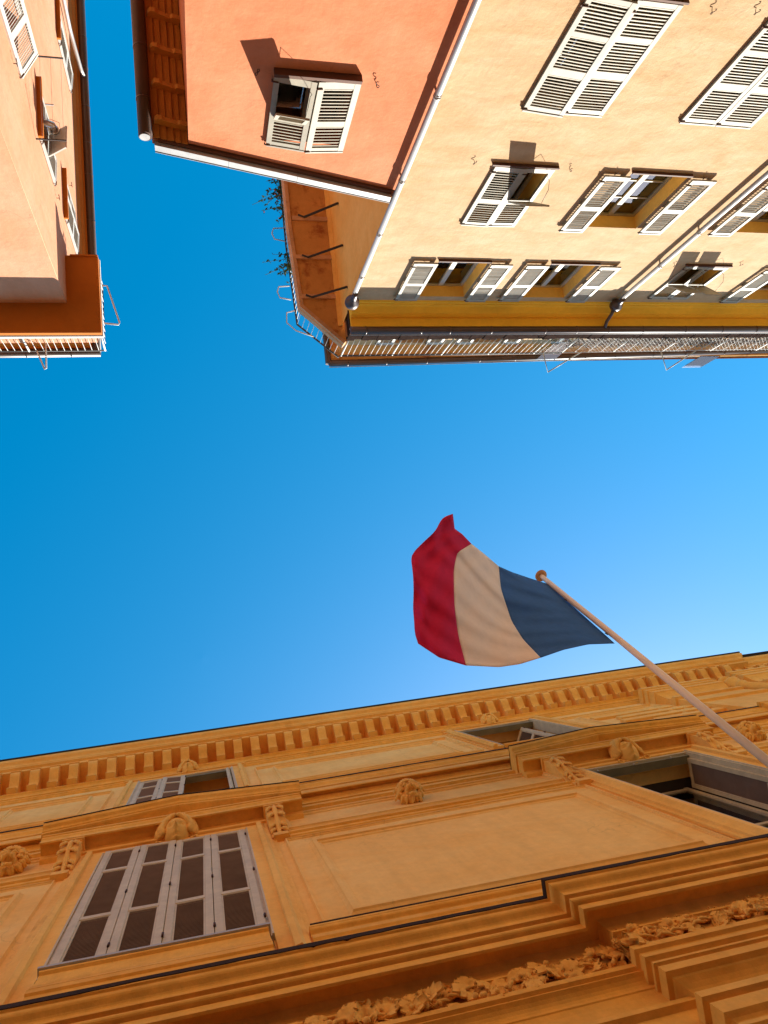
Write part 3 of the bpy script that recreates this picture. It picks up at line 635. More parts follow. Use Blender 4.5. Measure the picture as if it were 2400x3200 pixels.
for x, in ((PX+.10,), (PX+.27,), (PX+.43,)):
    cord = obj('clothesline', MB().tube([(x, -8.62+(-1.55)*t, 11.705-.10*4*t*(1-t)*.35) for t in [i/8 for i in range(9)]], .0028, 4), 'cord', PB)
obj('downpipe', MB().tube([(PX+.10, -14.3, GROUND), (PX+.10, -14.3, 15.55), (PX+.13, -14.2, 15.85), (PX+.20, -14.0, 16.4), (PX+.23, -13.97, 16.55)], .045, 10), 'pipe_metal', PB)
for y, z in ((-8.72, 10.2), (-10.25, 11.5), (-8.74, 13.5), (-10.1, 13.6), (-10.15, 15.2)): hook(PB, (PX, y, z), (1, 0, 0), .7, 1)
obj('bracket', MB().box(PX, PX+.16, -9.97, -9.95, 12.55, 12.57), 'zinc', PB)
obj('corner_joint', MB().tube([(PX-.004, -7.004, 4.0), (PX-.004, -7.004, 14.2)], .006, 5), 'peach_plaster', PB)
obj('back_wall', MB().quad((-12, -26, GROUND), (PX, -26, GROUND), (PX, -26, 16), (-12, -26, 16)).quad((-12, -26, GROUND), (-12, -7, GROUND), (-12, -7, 16), (-12, -26, 16)), 'peach_plaster', PB)
# ------------------------------------------------------------------ ochre palace
OP = thing('ochre_palace', (2.0, 2.0, GROUND), 'ornate ochre palace front in shade with pediments, carved heads and bracketed cornice', 'building')
pin = WM[OP.name].inverted()
OX = (-9.0, 16.0)
def owp(x, y, z): return Vector(warp((x, y, z)))
def o_(name, mb, m='ochre', parent=None, **k): return obj(name, mb, m, parent or OP, None, True, **k)
BAYS = [-0.41, 5.38]; LB = -4.62                       # window axes
holes = []
for c in BAYS+[LB]:
    holes += [(c-.765, c+.765, 4.42 if c == BAYS[1] else 5.60, 9.05), (c-.78, c+.78, 11.68, 13.96)]
fO = lambda s, d, z: (s, 2.0+d, z)
o_('wall', wall_holes(OX[0], OX[1], GROUND, 14.8, holes, fO, 0.30), 'ochre_wall')
bk = MB(); bk.quad((OX[0], 12, GROUND), (OX[1], 12, GROUND), (OX[1], 12, 15), (OX[0], 12, 15)); bk.quad((OX[0], 2, GROUND), (OX[0], 12, GROUND), (OX[0], 12, 15), (OX[0], 2, 15))
bk.quad((OX[1], 2, GROUND), (OX[1], 12, GROUND), (OX[1], 12, 15), (OX[1], 2, 15)); o_('back_wall', bk, 'ochre_wall')
o_('roof', MB().box(OX[0], OX[1], 1.46, 12, 15.24, 15.30), 'roof_edge')
def mould(name, prof, path, m='ochre_mould', parent=None): return o_(name, MB().sweep(prof, path, -1, smooth=False), m, parent)
def arc(p0, p1, bulge, n=6):
    """curve between two profile points, bulge to the left"""
    a, b = Vector(p0), Vector(p1); d = b-a; nrm = Vector((-d.y, d.x)); out = []
    for i in range(n+1):
        t = i/n; q = a+d*t+nrm*bulge*4*t*(1-t); out.append((q.x, q.y))
    return out
def cyma(p0, p1, b=0.18, n=5):
    a, c = Vector(p0), Vector(p1); m = (a+c)/2
    return arc(p0, (m.x, m.y), b, n)+arc((m.x, m.y), p1, -b, n)[1:]
# path runs +x: with side=-1 outward is the right hand = -y (towards the street)
def straight(x0, x1, y=2.0): return [(x0, y), (x1, y)]

# --- great string cornice under the windows, breaking forward on the right
P1 = [(OX[0], 2.0), (2.27, 2.0), (2.27, 1.905), (9.5, 1.905)]
cp = [(0.0, 4.34), (.45, 4.262), (.45, 4.222), (.438, 4.218)]+cyma((.436, 4.212), (.402, 4.118), .24)+[(.402, 4.098), (.372, 4.094), (.372, 4.078), (.388, 4.074)]+arc((.388, 4.070), (.366, 4.046), .28, 4)+[(.352, 4.044), (.352, 4.036), (.36, 4.034), (.36, 3.974), (.345, 3.972), (.342, 4.022), (.268, 4.024)]+arc((.268, 4.022), (.240, 3.925), -.22, 5)+[(.240, 3.905), (.252, 3.902), (.252, 3.885), (.232, 3.882), (.232, 3.86), (-.02, 3.86), (-.02, 4.34)]
mould('string_cornice', cp, P1)
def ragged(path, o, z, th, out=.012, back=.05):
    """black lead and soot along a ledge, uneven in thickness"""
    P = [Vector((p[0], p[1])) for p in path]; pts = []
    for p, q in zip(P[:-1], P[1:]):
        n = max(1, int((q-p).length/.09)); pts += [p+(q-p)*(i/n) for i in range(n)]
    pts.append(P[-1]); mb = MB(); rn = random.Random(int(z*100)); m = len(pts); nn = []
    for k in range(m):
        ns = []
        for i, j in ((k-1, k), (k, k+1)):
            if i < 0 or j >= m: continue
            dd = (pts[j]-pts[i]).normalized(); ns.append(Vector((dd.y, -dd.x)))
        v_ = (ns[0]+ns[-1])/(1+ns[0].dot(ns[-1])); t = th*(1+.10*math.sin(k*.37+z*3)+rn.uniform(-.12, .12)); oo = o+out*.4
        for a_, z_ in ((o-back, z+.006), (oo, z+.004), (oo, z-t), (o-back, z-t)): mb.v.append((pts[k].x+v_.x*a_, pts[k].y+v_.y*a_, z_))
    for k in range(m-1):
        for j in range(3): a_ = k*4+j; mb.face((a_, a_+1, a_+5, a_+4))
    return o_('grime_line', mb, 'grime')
ragged(P1, .45, 4.268, .040)
# frieze wall and the mouldings below it
P2 = [(OX[0], 2.0), (2.26, 2.0), (2.26, 1.915), (9.5, 1.915)]
o_('frieze_wall', MB().sweep([(.225, 3.90), (.225, 3.66), (-.02, 3.66), (-.02, 3.90)], P2, -1), 'ochre')
arch = [(.225, 3.70), (.268, 3.694), (.268, 3.655), (.250, 3.648), (.250, 3.628), (.258, 3.624)]+arc((.258, 3.622), (.212, 3.545), -.2, 5)+[(.206, 3.54), (.200, 3.50), (.200, 3.385), (.222, 3.38), (.222, 3.345), (.19, 3.335), (.19, GROUND), (-.02, GROUND), (-.02, 3.70)]
mould('architrave', arch, [(OX[0], 2.0), (2.24, 2.0)])
arch2 = [(.225, 3.70), (.262, 3.695), (.262, 3.650), (.242, 3.642), (.236, 3.612), (.252, 3.606), (.252, 3.575), (.226, 3.566), (.226, 3.535), (.246, 3.53), (.246, 3.512), (.222, 3.504), (.222, 3.492), (.240, 3.486), (.240, 3.425), (.212, 3.420), (.206, 3.412)]+arc((.206, 3.412), (.150, 3.262), -.22, 7)+[(.150, 3.250), (.218, 3.246), (.218, 3.196), (.186, 3.188), (.186, 3.170), (.204, 3.164), (.204, 3.072)]+arc((.196, 3.068), (.160, 3.018), -.22, 4)+[(.186, 3.010), (.186, 2.985), (.170, 2.978), (.170, GROUND), (-.02, GROUND), (-.02, 3.70)]
mould('bay_architrave', arch2, [(2.26, 2.02), (2.26, 1.915), (9.5, 1.915)])
o_('lower_pilaster', MB().sweep([(.275, 3.86), (.275, 3.80), (.29, 3.795), (.29, 3.74), (.27, 3.73), (.27, 3.1), (.2, 3.1), (.2, 3.86)], straight(OX[0], .32), -1), 'ochre_mould')
# carved leaf frieze
fz = o_('leaf_frieze', MB().box(.34, 2.02, 1.768, 1.774, 3.71, 3.86).box(2.05, 6.5, 1.684, 1.689, 3.71, 3.86), 'ochre')
def leaf_mesh(kind):
    """acanthus-like leaf: lobed edge, sunken midrib, curled tip"""
    mb = MB(); nu, nv = 13, 7; L, W = .19, .082
    for i in range(nu):
        t = i/(nu-1); lobe = (i % 3)/2.0
        wd = W*(math.sin(math.pi*min(1, t*.93+.05))**.65)*(.80+.28*lobe if 0 < i < nu-1 else .25)
        for j in range(nv):
            s = (j/(nv-1)-.5)*2
            lift = .030*math.sin(t*math.pi*.85)+.022*t**3*(1 if kind != 2 else -.25)+(.026 if kind == 1 else -.018)*s*s*(.6+.5*lobe)-.014*math.exp(-(s/.18)**2)+.010*math.sin(abs(s)*7+t*9)
            mb.v.append((t*L-.02*abs(s)*(1-lobe), wd*s, lift+.012))
    for i in range(nu-1):
        for j in range(nv-1):
            a = i*nv+j; mb.face((a, a+nv, a+nv+1, a+1), True)
    b = len(mb.v); mb.v += [(x, y, z-.016) for x, y, z in mb.v[:b]]
    edge = [i*nv for i in range(nu)]+[(nu-1)*nv+j for j in range(1, nv)]+[i*nv+nv-1 for i in range(nu-2, -1, -1)]+[j for j in range(nv-2, 0, -1)]
    for k in range(len(edge)):
        a, c = edge[k], edge[(k+1) % len(edge)]; mb.face((a, c, c+b, a+b))
    me = mb.mesh('leaf'); me.materials.append(MATS['ochre']); return me
LM = [leaf_mesh(k) for k in range(3)]
rnd = random.Random(11)
def put_leaf(x, z, y, ang, sc, k, tip=0):
    # local: x along leaf, z away from the wall (-y)
    B = Matrix(((1, 0, 0, 0), (0, 0, -1, 0), (0, 1, 0, 0), (0, 0, 0, 1)))     # local z -> -y, local y -> z
    M = TR(owp(x, y, z))@B@Matrix.Rotation(ang, 4, 'Z')@Matrix.Rotation(tip, 4, 'Y')@Matrix.Diagonal((sc, sc*rnd.uniform(.85, 1.25), sc*.85, 1))
    obj('leaf', LM[k], None, fz, pin@OP.matrix_world.inverted()@M if False else WM[fz.name].inverted()@M)
x = .36
def fy(x): return 1.768 if x < 2.0 else 1.684
while x < 5.0:
    y = fy(x)
    for r in range(3):
        put_leaf(x+rnd.uniform(-.04, .04), 3.73+.055*r+rnd.uniform(-.015, .015), y, rnd.choice([0.15, 2.95, .8, 2.3, .1, 3.0, 1.5])+rnd.uniform(-.3, .3), rnd.uniform(.50, .82), rnd.randrange(3), rnd.uniform(-.30, .25))
    x += rnd.uniform(.055, .085)
for i in range(5):
    put_leaf(2.03+.005*i, 3.72+.035*i, 1.72+rnd.uniform(-.03, .03), 1.5+rnd.uniform(-.6, .6), .5, i % 3, -.6)
for i in range(70):
    x = rnd.uniform(.4, 4.8); c = owp(x, fy(x)-.036, rnd.uniform(3.72, 3.89)); obj('berry', MB().blob(c, rnd.uniform(.011, .020), 8, 6), 'ochre', fz)
for i in range(40):
    x = rnd.uniform(.4, 4.7); y = fy(x)-.028; z = rnd.uniform(3.72, 3.82); a = rnd.uniform(-.4, 1.4)*rnd.choice((1, -1))
    pts = [owp(x+.035*t*math.cos(a), y-.014*math.sin(t*1.2), z+.035*abs(math.sin(a))*t+.008*math.sin(t*2)) for t in range(5)]
    obj('stem', MB().tube(pts, [.010, .009, .008, .007, .005], 6), 'ochre', fz)

# --- base mouldings between the windows, standing on the cornice
bp = [(0, 5.64), (.075, 5.615), (.085, 5.60), (.085, 5.575)]+cyma((.08, 5.57), (.045, 5.50), .2, 4)+[(.045, 5.48), (.065, 5.475), (.065, 5.42), (.05, 5.40), (.05, 4.30), (-.02, 4.30), (-.02, 5.64)]
for a, b in ((0.60, 4.33), (-3.6, -1.46), (6.4, 9.4)):
    mould('base_moulding', bp, straight(a, b)); ragged([(a+.01, 2.0), (b-.01, 2.0)], .085, 5.622, .016, .006, .03)
# --- wall panels: raised frames
def frame(x0, x1, z0, z1, wd=.10, y=2.0, d=.042, parent=None, name='panel_frame'):
    """mitred moulding frame around a panel"""
    mb = MB(); pr = [(0, 0), (.25, .6), (.32, 1.0), (.62, 1.0), (.68, .55), (.9, .4), (1.0, 0)]
    c0 = [(x0, z0), (x1, z0), (x1, z1), (x0, z1)]
    rings = []
    for t, h in pr:
        o = t*wd; rings.append([(x0+o, y-h*d, z0+o), (x1-o, y-h*d, z0+o), (x1-o, y-h*d, z1-o), (x0+o, y-h*d, z1-o)])
    for r0, r1 in zip(rings[:-1], rings[1:]):
        for k in range(4):
            k2 = (k+1) % 4; mb.quad(r0[k], r1[k], r1[k2], r0[k2])
    return o_(name, mb, 'ochre_wall', parent)
def groove(x0, x1, z0, z1, y=2.0, wd=.04, d=.03):
    return frame(x0, x1, z0, z1, wd, y, d)
for a, b in ((.71, 4.28), (-3.40, -1.53), (6.48, 8.6)):
    groove(a, b, 5.645, 8.36); frame(a+.22, b-.22, 5.84, 8.10, .13)
    mould('panel_band', [(.0, 8.62), (.03, 8.61), (.03, 8.58), (.045, 8.565), (.045, 8.53), (.02, 8.52), (.02, 8.46), (.0, 8.45)], straight(a-.05, b+.05))
    frame(a+.06, b-.06, 8.70, 9.46, .09)
    frame(a+.02, b-.02, 11.55, 13.52, .05); frame(a+.30, b-.30, 11.7, 13.30, .10)
# --- mid cornice
mc = [(0, 10.52), (.19, 10.48), (.19, 10.42), (.175, 10.41)]+cyma((.172, 10.40), (.155, 10.20), .16)+[(.155, 10.17), (.135, 10.165), (.135, 10.12), (.15, 10.11), (.15, 9.95), (.138, 9.94), (.135, 10.0), (.085, 10.0)]+arc((.08, 9.96), (.055, 9.80), -.2, 4)+[(.055, 9.76), (.03, 9.755), (.03, 9.72), (.045, 9.715), (.045, 9.655), (.02, 9.65), (.02, 9.63), (.055, 9.62), (.055, 9.575), (0, 9.55), (-.02, 9.55), (-.02, 10.52)]
mould('mid_cornice', mc, [(OX[0], 2.0), (8.75, 2.0), (8.75, 1.93), (OX[1], 1.93)])
ragged([(OX[0], 2.0), (8.7, 2.0)], .192, 10.488, .055)

# --- the tall windows
def scroll(parent, x, yb, z0, z1, wd, d):
    """console bracket with volutes and a leaf"""
    prof = [(0, z1), (d, z1), (d, z1-.07)]
    n = 10; H = z1-.07-z0
    for i in range(n+1):
        t = i/n; prof.append((d*(.93-.72*t)+.035*math.sin(t*math.pi*2.0), z1-.07-H*t))
    prof.append((0, z0))
    mb = MB(); mb.prism([(yb-o, z) for o, z in prof], lambda a, b, t: (t, a, b), x-wd/2, x+wd/2)
    mb.box(x-wd/2-.02, x+wd/2+.02, yb-d-.02, yb, z1-.045, z1-.002)
    br = o_('bracket', mb, 'ochre', parent)
    lv = MB()
    cen = []
    for i in range(9):
        t = .05+.90*i/8; yy = yb-(d*(.93-.72*t)+.035*math.sin(t*math.pi*2)); cen.append((x, yy-.006, z1-.07-H*t))
    lv.tube(cen, [.030, .034, .030, .026, .030, .034, .028, .024, .016], 8)
    for i in range(4):
        c0 = cen[1+i*2 if i < 3 else 6]
        for sd in (-1, 1):
            lv.tube([(x+sd*wd*.06, c0[1]-.002, c0[2]+.03), (x+sd*wd*.26, c0[1]-.018, c0[2]+.005), (x+sd*wd*.44, c0[1]-.020, c0[2]-.05), (x+sd*wd*.48, c0[1]-.004, c0[2]-.10)], [.012, .022, .020, .006], 6)
    lv.box(x-wd*.42, x+wd*.42, yb-.075, yb, z0-.06, z0+.05)
    for sd in (-1, 1): lv.blob((x+sd*wd*.36, yb-d*.55, z1-.15), (.035, .06, .06), 8, 6)
    o_('bracket_leaf', lv, 'ochre', br)
    return br
def head(x, y, z, s, kind, hat=0):
    """carved head: lion (mane, brow, muzzle) or a woman's face with waved hair; looks out to -y"""
    rn = random.Random(int(x*100)+kind); mb = MB(); nu, nv = 32, 28; base = 0
    def gs(a, b, ca, cb, wa, wb): return math.exp(-((a-ca)/wa)**2-((b-cb)/wb)**2)
    for k in range(nv+1):
        ph = math.pi*k/nv
        for j in range(nu):
            t = 2*math.pi*j/nu; dx, dz, dy = math.sin(ph)*math.cos(t), math.cos(ph), math.sin(ph)*math.sin(t)
            X, Z, Y = dx*.40, dz*.52, dy*.40
            if dy > 0:
                f = 0
                if kind == 0:
                    f += .24*gs(X, Z, 0, -.06, .055, .11)-.12*gs(X, Z, .14, .05, .08, .055)-.12*gs(X, Z, -.14, .05, .08, .055)+.05*gs(X, Z, .14, .04, .04, .03)+.05*gs(X, Z, -.14, .04, .04, .03)
                    f += .10*gs(X, Z, 0, -.215, .08, .028)+.09*gs(X, Z, 0, -.285, .07, .025)-.09*gs(X, Z, 0, -.25, .10, .016)+.12*gs(X, Z, 0, -.40, .09, .06)-.05*gs(X, Z, 0, -.335, .12, .02)+.05*gs(X, Z, 0, .14, .25, .05)
                else:
                    f += .30*gs(X, Z, 0, -.14, .14, .13)+.12*gs(X, Z, .13, .14, .10, .06)+.12*gs(X, Z, -.13, .14, .10, .06)-.10*gs(X, Z, .13, .03, .06, .05)-.10*gs(X, Z, -.13, .03, .06, .05)
                    f += -.22*gs(X, Z, 0, -.30, .12, .05)+.14*gs(X, Z, 0, -.42, .12, .05)+.10*gs(X, Z, 0, .0, .05, .14)
                Y += f
            mb.v.append((x+X*s, y-Y*s, z+Z*s))
    for k in range(nv):
        for j in range(nu):
            j2 = (j+1) % nu; mb.face((k*nu+j, k*nu+j2, (k+1)*nu+j2, (k+1)*nu+j), True)
    def lean(B, th):
        cs, sn = math.cos(th), math.sin(th)
        B.v = [(p[0], y+(p[1]-y)*cs-(p[2]-z)*sn, z+(p[1]-y)*sn+(p[2]-z)*cs) for p in B.v]
    TH = .60 if kind == 0 else .45
    lean(mb, TH)
    o = o_('carved_head', mb, 'ochre')
    hb = MB()
    def P(a, b, c): return (x+a*s, y-c*s, z+b*s)
    if kind == 0:
        for sd in (-1, 1):
            for i in range(9):                                # waved locks from the parting down past the cheek
                q = i/8; pts = []; rr = []
                for k in range(9):
                    t = k/8; a = math.pi*.5-(t*1.95+.05)
                    rad = .37+.15*q+.02*math.sin(k*2.4+i*1.3)+.07*max(0, t-.6)
                    pts.append(P(sd*math.cos(a)*rad*(1+.12*q*t), math.sin(a)*rad*1.12+.04+.02*q, .30*(1-q)*(1-.35*t)+.10*q*(1-t)+.03*math.sin(k*2.0+i)))
                    rr.append((.055+.03*math.sin(math.pi*min(1, t*.9+.1)))*s)
                hb.tube(pts, rr, 7)
            for i in range(7):                                # knot of curls beside the neck
                a = i*.9; hb.tube([P(sd*(.52+.09*math.cos(a+u)), -.42+.09*math.sin(a+u), .12+.03*i*.3) for u in (0, .7, 1.4, 2.1)], [.02*s, .04*s, .04*s, .02*s], 6)
        for k in range(2):                                    # scarf under the chin
            hb.tube([P(-.50+.25*j, -.52-.07*k-.05*math.sin(j*.8), .02+.10*math.sin(j*math.pi/4)-.05*k) for j in range(5)], .055*s, 7)
    else:
        for i in range(34):
            a = 2*math.pi*i/34+rn.uniform(-.06, .06); r0 = .34; r1 = rn.uniform(.50, .66); w1 = rn.uniform(-.18, .18)
            hb.tube([P(math.cos(a)*r0, math.sin(a)*r0*1.05+.03, .28), P(math.cos(a+w1*.4)*(r0+r1)*.5, math.sin(a+w1*.4)*(r0+r1)*.52+.03, .27), P(math.cos(a+w1)*r1, math.sin(a+w1)*r1+.02, .06)], [.05*s, .085*s, .03*s], 7)
        for i in range(20):
            a = math.pi*(-.1+1.2*i/19); w1 = rn.uniform(-.2, .2)
            hb.tube([P(math.cos(a)*.24, math.sin(a)*.30+.08, .38), P(math.cos(a+w1*.5)*.36, math.sin(a+w1*.5)*.42+.08, .37), P(math.cos(a+w1)*.48, math.sin(a+w1)*.52+.06, .22)], [.04*s, .07*s, .03*s], 7)
        for sd in (-1, 1):
            hb.blob(P(sd*.33, .30, .30), (.075*s, .05*s, .085*s), 7, 5); hb.tube([P(sd*.03, .17, .42), P(sd*.13, .19, .45), P(sd*.22, .13, .38)], [.05*s, .06*s, .04*s], 7)
            hb.tube([P(sd*.02, -.12, .60), P(sd*.12, -.17, .60), P(sd*.17, -.28, .48)], [.06*s, .085*s, .05*s], 7)
        hb.blob(P(0, -.04, .64), (.075*s, .06*s, .05*s), 8, 6); hb.tube([P(-.14, -.43, .44), P(0, -.47, .50), P(.14, -.43, .44)], .06*s, 7)
    lean(hb, TH)
    o_('hair' if kind == 0 else 'mane', hb, 'ochre', o)
    return o
def louvre_leaf(x, z, w, h, rails, M0=None, y=1.99, rot=0):
    """grey leaf with dense louvre panels; faces -y; x is its left edge seen from the street side (+x)"""
    M = TR(owp(x+w, y, z))@RZ(180+rot)
    mb = MB(); t = .045; sw = .062
    mb.box(0, sw, 0, t, 0, h); mb.box(w-sw, w, 0, t, 0, h)
    zs = [0, .085]+[q for r in rails for q in (r-.035, r+.035)]+[h-.06, h]
    for k in range(0, len(zs), 2): mb.box(sw, w-sw, .004, t-.004, zs[k], zs[k+1])
    sh = obj('shutter', mb, 'grey_paint', OP, pin@M, bevel=.004)
    for k in range(1, len(zs)-1, 2):
        lb = MB(); a, b = zs[k], zs[k+1]; n = int((b-a)/.026)
        bd = MB()
        for (q0, q1, r0, r1) in ((sw, w-sw, a, a+.014), (sw, w-sw, b-.014, b), (sw, sw+.014, a+.014, b-.014), (w-sw-.014, w-sw, a+.014, b-.014)): bd.box(q0, q1, .008, t-.010, r0, r1)
        obj('panel_bead', bd, 'grey_paint', sh, Matrix())
        for i in range(n):
            zz = a+(i+.5)*(b-a)/n; c, s_ = .013*math.cos(.95), .013*math.sin(.95); ym = t*.50
            lb.quad((sw, ym-c, zz+s_), (w-sw, ym-c, zz+s_), (w-sw, ym+c, zz-s_), (sw, ym+c, zz-s_)); lb.quad((sw, ym+c, zz-s_), (w-sw, ym+c, zz-s_), (w-sw, ym+c-.004, zz-s_-.005), (sw, ym+c-.004, zz-s_-.005))
        obj('louvre_backing', MB().quad((sw, .003, a), (w-sw, .003, a), (w-sw, .003, b), (sw, .003, b)), 'dark_room', sh, Matrix())
        obj('louvres', lb, 'louvre_grey', sh, Matrix(), kind='stuff')
    for zz in (.12*h, .5*h, .92*h): obj('hinge', MB().tube([(-.004, t+.006, zz-.03), (-.004, t+.006, zz+.03)], .010, 6), 'rust_iron', sh, Matrix())
    return sh
def grey_frame(c, hw, z0, z1, y=1.965, fw_=.065):
    mb = MB(); 
    for a, b in ((c-hw, c-hw+fw_), (c+hw-fw_, c+hw)): mb.box(a, b, y, 2.12, z0, z1)
    mb.box(c-hw+fw_, c+hw-fw_, y+.01, 2.12, z1-fw_, z1)
    mb.box(c-hw+fw_*.3, c-hw+fw_*.62, y-.014, y-.001, z0, z1); mb.box(c+hw-fw_*.62, c+hw-fw_*.3, y-.014, y-.001, z0, z1)
    return o_('window_frame', mb, 'grey_paint')
def surround(c, hw, z0, z1, wd=.27, y=2.0):
    for s in (-1, 1):
        mb = MB(); xs = [(hw, .05), (hw+.10, .05), (hw+.105, .085), (hw+.15, .095), (hw+.17, .07), (hw+.185, .055), (hw+wd-.05, .05), (hw+wd-.045, .025), (hw+wd, .02), (hw+wd, -.01), (hw, -.01)]
        mb.prism([(c+s*a, 2.0-d) for a, d in (xs if s > 0 else xs[::-1])], lambda a, b, t: (a, b, t), z0, z1)
        o_('window_surround', mb, 'ochre')
    mb = MB(); mb.box(c-hw-wd, c+hw+wd, 1.958, 2.01, z1, z1+.09); mb.box(c-hw-wd-.015, c+hw+wd+.015, 1.93, 2.01, z1+.092, z1+.16); mb.box(c-hw-wd, c+hw+wd, 1.95, 2.01, z1+.162, z1+.20)
    o_('lintel', mb, 'ochre', bevel=.008)
def pediment(c, hw, zs, rise):
    """low triangular pediment: horizontal cornice on brackets with raking cornice above"""
    Y = 2.0
    hp = [(0, zs+.20), (.250, zs+.19), (.250, zs+.15), (.236, zs+.145), (.236, zs+.12)]+cyma((.234, zs+.115), (.222, zs+.06), .15, 4)+[(.218, zs+.05), (.218, zs-.015), (.20, zs-.018), (.195, zs+.03), (.07, zs+.03), (.06, zs-.0), (.05, zs-.04), (0, zs-.06), (-.02, zs-.06), (-.02, zs+.2)]
    pd = o_('pediment', MB().sweep(hp, [(c-hw, Y), (c-hw+.001, Y-.0), (c+hw, Y)], -1), 'ochre_mould')
    o_('tympanum', MB().prism([(c-hw+.1, zs+.195), (c+hw-.1, zs+.195), (c, zs+.195+rise)], lambda a, b, t: (a, t, b), 1.86, 2.0), 'ochre', pd)
    for s in (-1, 1):
        mb = MB(); n = 2; pr = [(0, .19), (.35, .19), (.35, .145)]+cyma((.345, .14), (.285, .055), .18, 4)+[(.27, .05), (.27, .0), (.25, -.004), (0, -.004)]
        A = []
        for (xx, zz) in ((c+s*(hw+.02), zs+.192), (c, zs+.192+rise)):
            A.append([(xx, Y-o, zz+h) for o, h in pr])
        for k in range(len(pr)-1):
            q = (A[0][k], A[0][k+1], A[1][k+1], A[1][k]); mb.quad(*(q if s > 0 else q[::-1]))
        i = len(mb.v); mb.v += A[0]; mb.face(range(i, i+len(pr)))
        o_('raking_cornice', mb, 'ochre_mould', pd)
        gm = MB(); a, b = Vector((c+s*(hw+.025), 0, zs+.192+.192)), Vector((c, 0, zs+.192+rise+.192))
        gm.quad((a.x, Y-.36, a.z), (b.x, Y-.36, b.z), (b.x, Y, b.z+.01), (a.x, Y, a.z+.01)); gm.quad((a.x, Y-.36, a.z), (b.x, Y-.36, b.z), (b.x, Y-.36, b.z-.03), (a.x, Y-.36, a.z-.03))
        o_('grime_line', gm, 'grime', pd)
    return pd
for c in BAYS+[LB]:
    surround(c, .775, 4.36 if c == BAYS[1] else 5.30, 9.06)
    pediment(c, 1.45, 9.30, .42)
    for s in (-1, 1): scroll(None, c+s*1.10, 2.0, 8.42, 9.29, .19, .19)
    head(c, 1.92, 9.22, .37, 0)
    if c == BAYS[1]:
        grey_frame(c, .80, 4.40, 9.07); continue
    # apron under the sill
    ap = [(.0, 5.60), (.135, 5.59), (.135, 5.565), (.115, 5.555), (.112, 5.395), (.132, 5.385), (.132, 5.355), (.112, 5.345), (.112, 5.33), (.145, 5.315), (.150, 5.275), (.128, 5.262), (.128, 5.245), (.165, 5.225), (.165, 5.17), (.15, 5.16), (.15, 4.35), (0, 4.35)]
    o_('apron', MB().sweep(ap, straight(c-.73, c+.73), -1), 'ochre_mould')
    o_('sill', MB().box(c-.745, c+.745, 1.850, 2.1, 5.592, 5.622), 'white_paint')
    grey_frame(c, .80, 5.70, 9.07)
# closed four-leaf shutters of the left window
c = BAYS[0]
for k in range(4):
    louvre_leaf(c-.735+k*.3685, 5.64, .3635, 3.35, [1.17, 2.55], rot=[.0, .8, -.8, 0][k], y=[1.985, 1.985, 1.985, 1.985][k])
c = LB
for k in range(4): louvre_leaf(c-.735+k*.3685, 5.64, .3635, 3.35, [1.17, 2.55])
# open window on the right: leaves folded back inside the reveal
c = BAYS[1]
for s in (-1, 1):
    mb = MB(); x = c+s*.715; y0, y1 = 2.03, 2.40
    zs = [4.46, 4.6, 5.9, 5.97, 7.45, 7.52, 8.88, 8.93]
    mb.box(x-.018, x+.018, y0, y0+.055, 4.46, 8.93); mb.box(x-.018, x+.018, y1-.055, y1, 4.46, 8.93)
    for k in range(0, 8, 2): mb.box(x-.015, x+.015, y0+.055, y1-.055, zs[k], zs[k+1])
    sh = o_('shutter', mb, 'grey_paint')
    o_('louvres', MB().box(x-.004, x+.004, y0+.05, y1-.05, 4.5, 8.9), 'louvre_grey', sh)
mb = MB(); x0, x1 = c-.70, c+.70
for a, b in ((x0, x0+.06), (c-.05, c+.05), (x1-.06, x1)): mb.box(a, b, 2.42, 2.47, 4.44, 9.04)
for z in (4.44, 6.0, 7.3, 8.96): mb.box(x0+.06, c-.05, 2.425, 2.465, z, z+.06); mb.box(c+.05, x1-.06, 2.425, 2.465, z, z+.06)
wn = o_('window', mb, 'grey_paint')
for z0, z1 in ((4.5, 6.0), (6.06, 7.3), (7.36, 8.96)):
    for a, b in ((x0+.06, c-.05), (c+.05, x1-.06)): o_('pane', MB().box(a, b, 2.442, 2.448, z0, z1), 'glass', wn)
rb = MB(); rb.quad((c-.8, 3.4, 4.3), (c+.8, 3.4, 4.3), (c+.8, 3.4, 9.1), (c-.8, 3.4, 9.1)); rb.quad((c-.8, 2.31, 9.06), (c+.8, 2.31, 9.06), (c+.8, 3.4, 9.06), (c-.8, 3.4, 9.06))
for s in (-1, 1): rb.quad((c+s*.79, 2.31, 4.3), (c+s*.79, 3.4, 4.3), (c+s*.79, 3.4, 9.1), (c+s*.79, 2.31, 9.1))
o_('room_interior', rb, 'dark_room', wn)
o_('blind_box', MB().box(c-.73, c+.73, 2.0, 2.10, 8.93, 9.0), 'olive_paint')
wr = o_('window_rail', MB().tube([(c-.77, 2.0, 5.90), (c+.77, 2.0, 5.90)], .022, 8).tube([(c-.77, 2.0, 4.55), (c+.77, 2.0, 4.55)], .014, 8), 'cream_paint')
for k in range(9):
    x = c-.68+k*.17; mb = MB().tube([(x, 2.0, 4.55), (x, 2.0, 5.0)], .009, 6).tube([(x, 2.0, 5.0), (x-.05, 2.0, 5.12), (x-.055, 2.0, 5.3), (x, 2.0, 5.45), (x+.055, 2.0, 5.3), (x+.05, 2.0, 5.12), (x, 2.0, 5.0)], .009, 6).tube([(x, 2.0, 5.45), (x, 2.0, 5.9)], .009, 6)
    for q in range(4): mb.blob((x, 2.0, 5.08+.09*q), (.02, .008, .02), 6, 4)
    o_('cast_baluster', mb, 'cream_paint', wr)
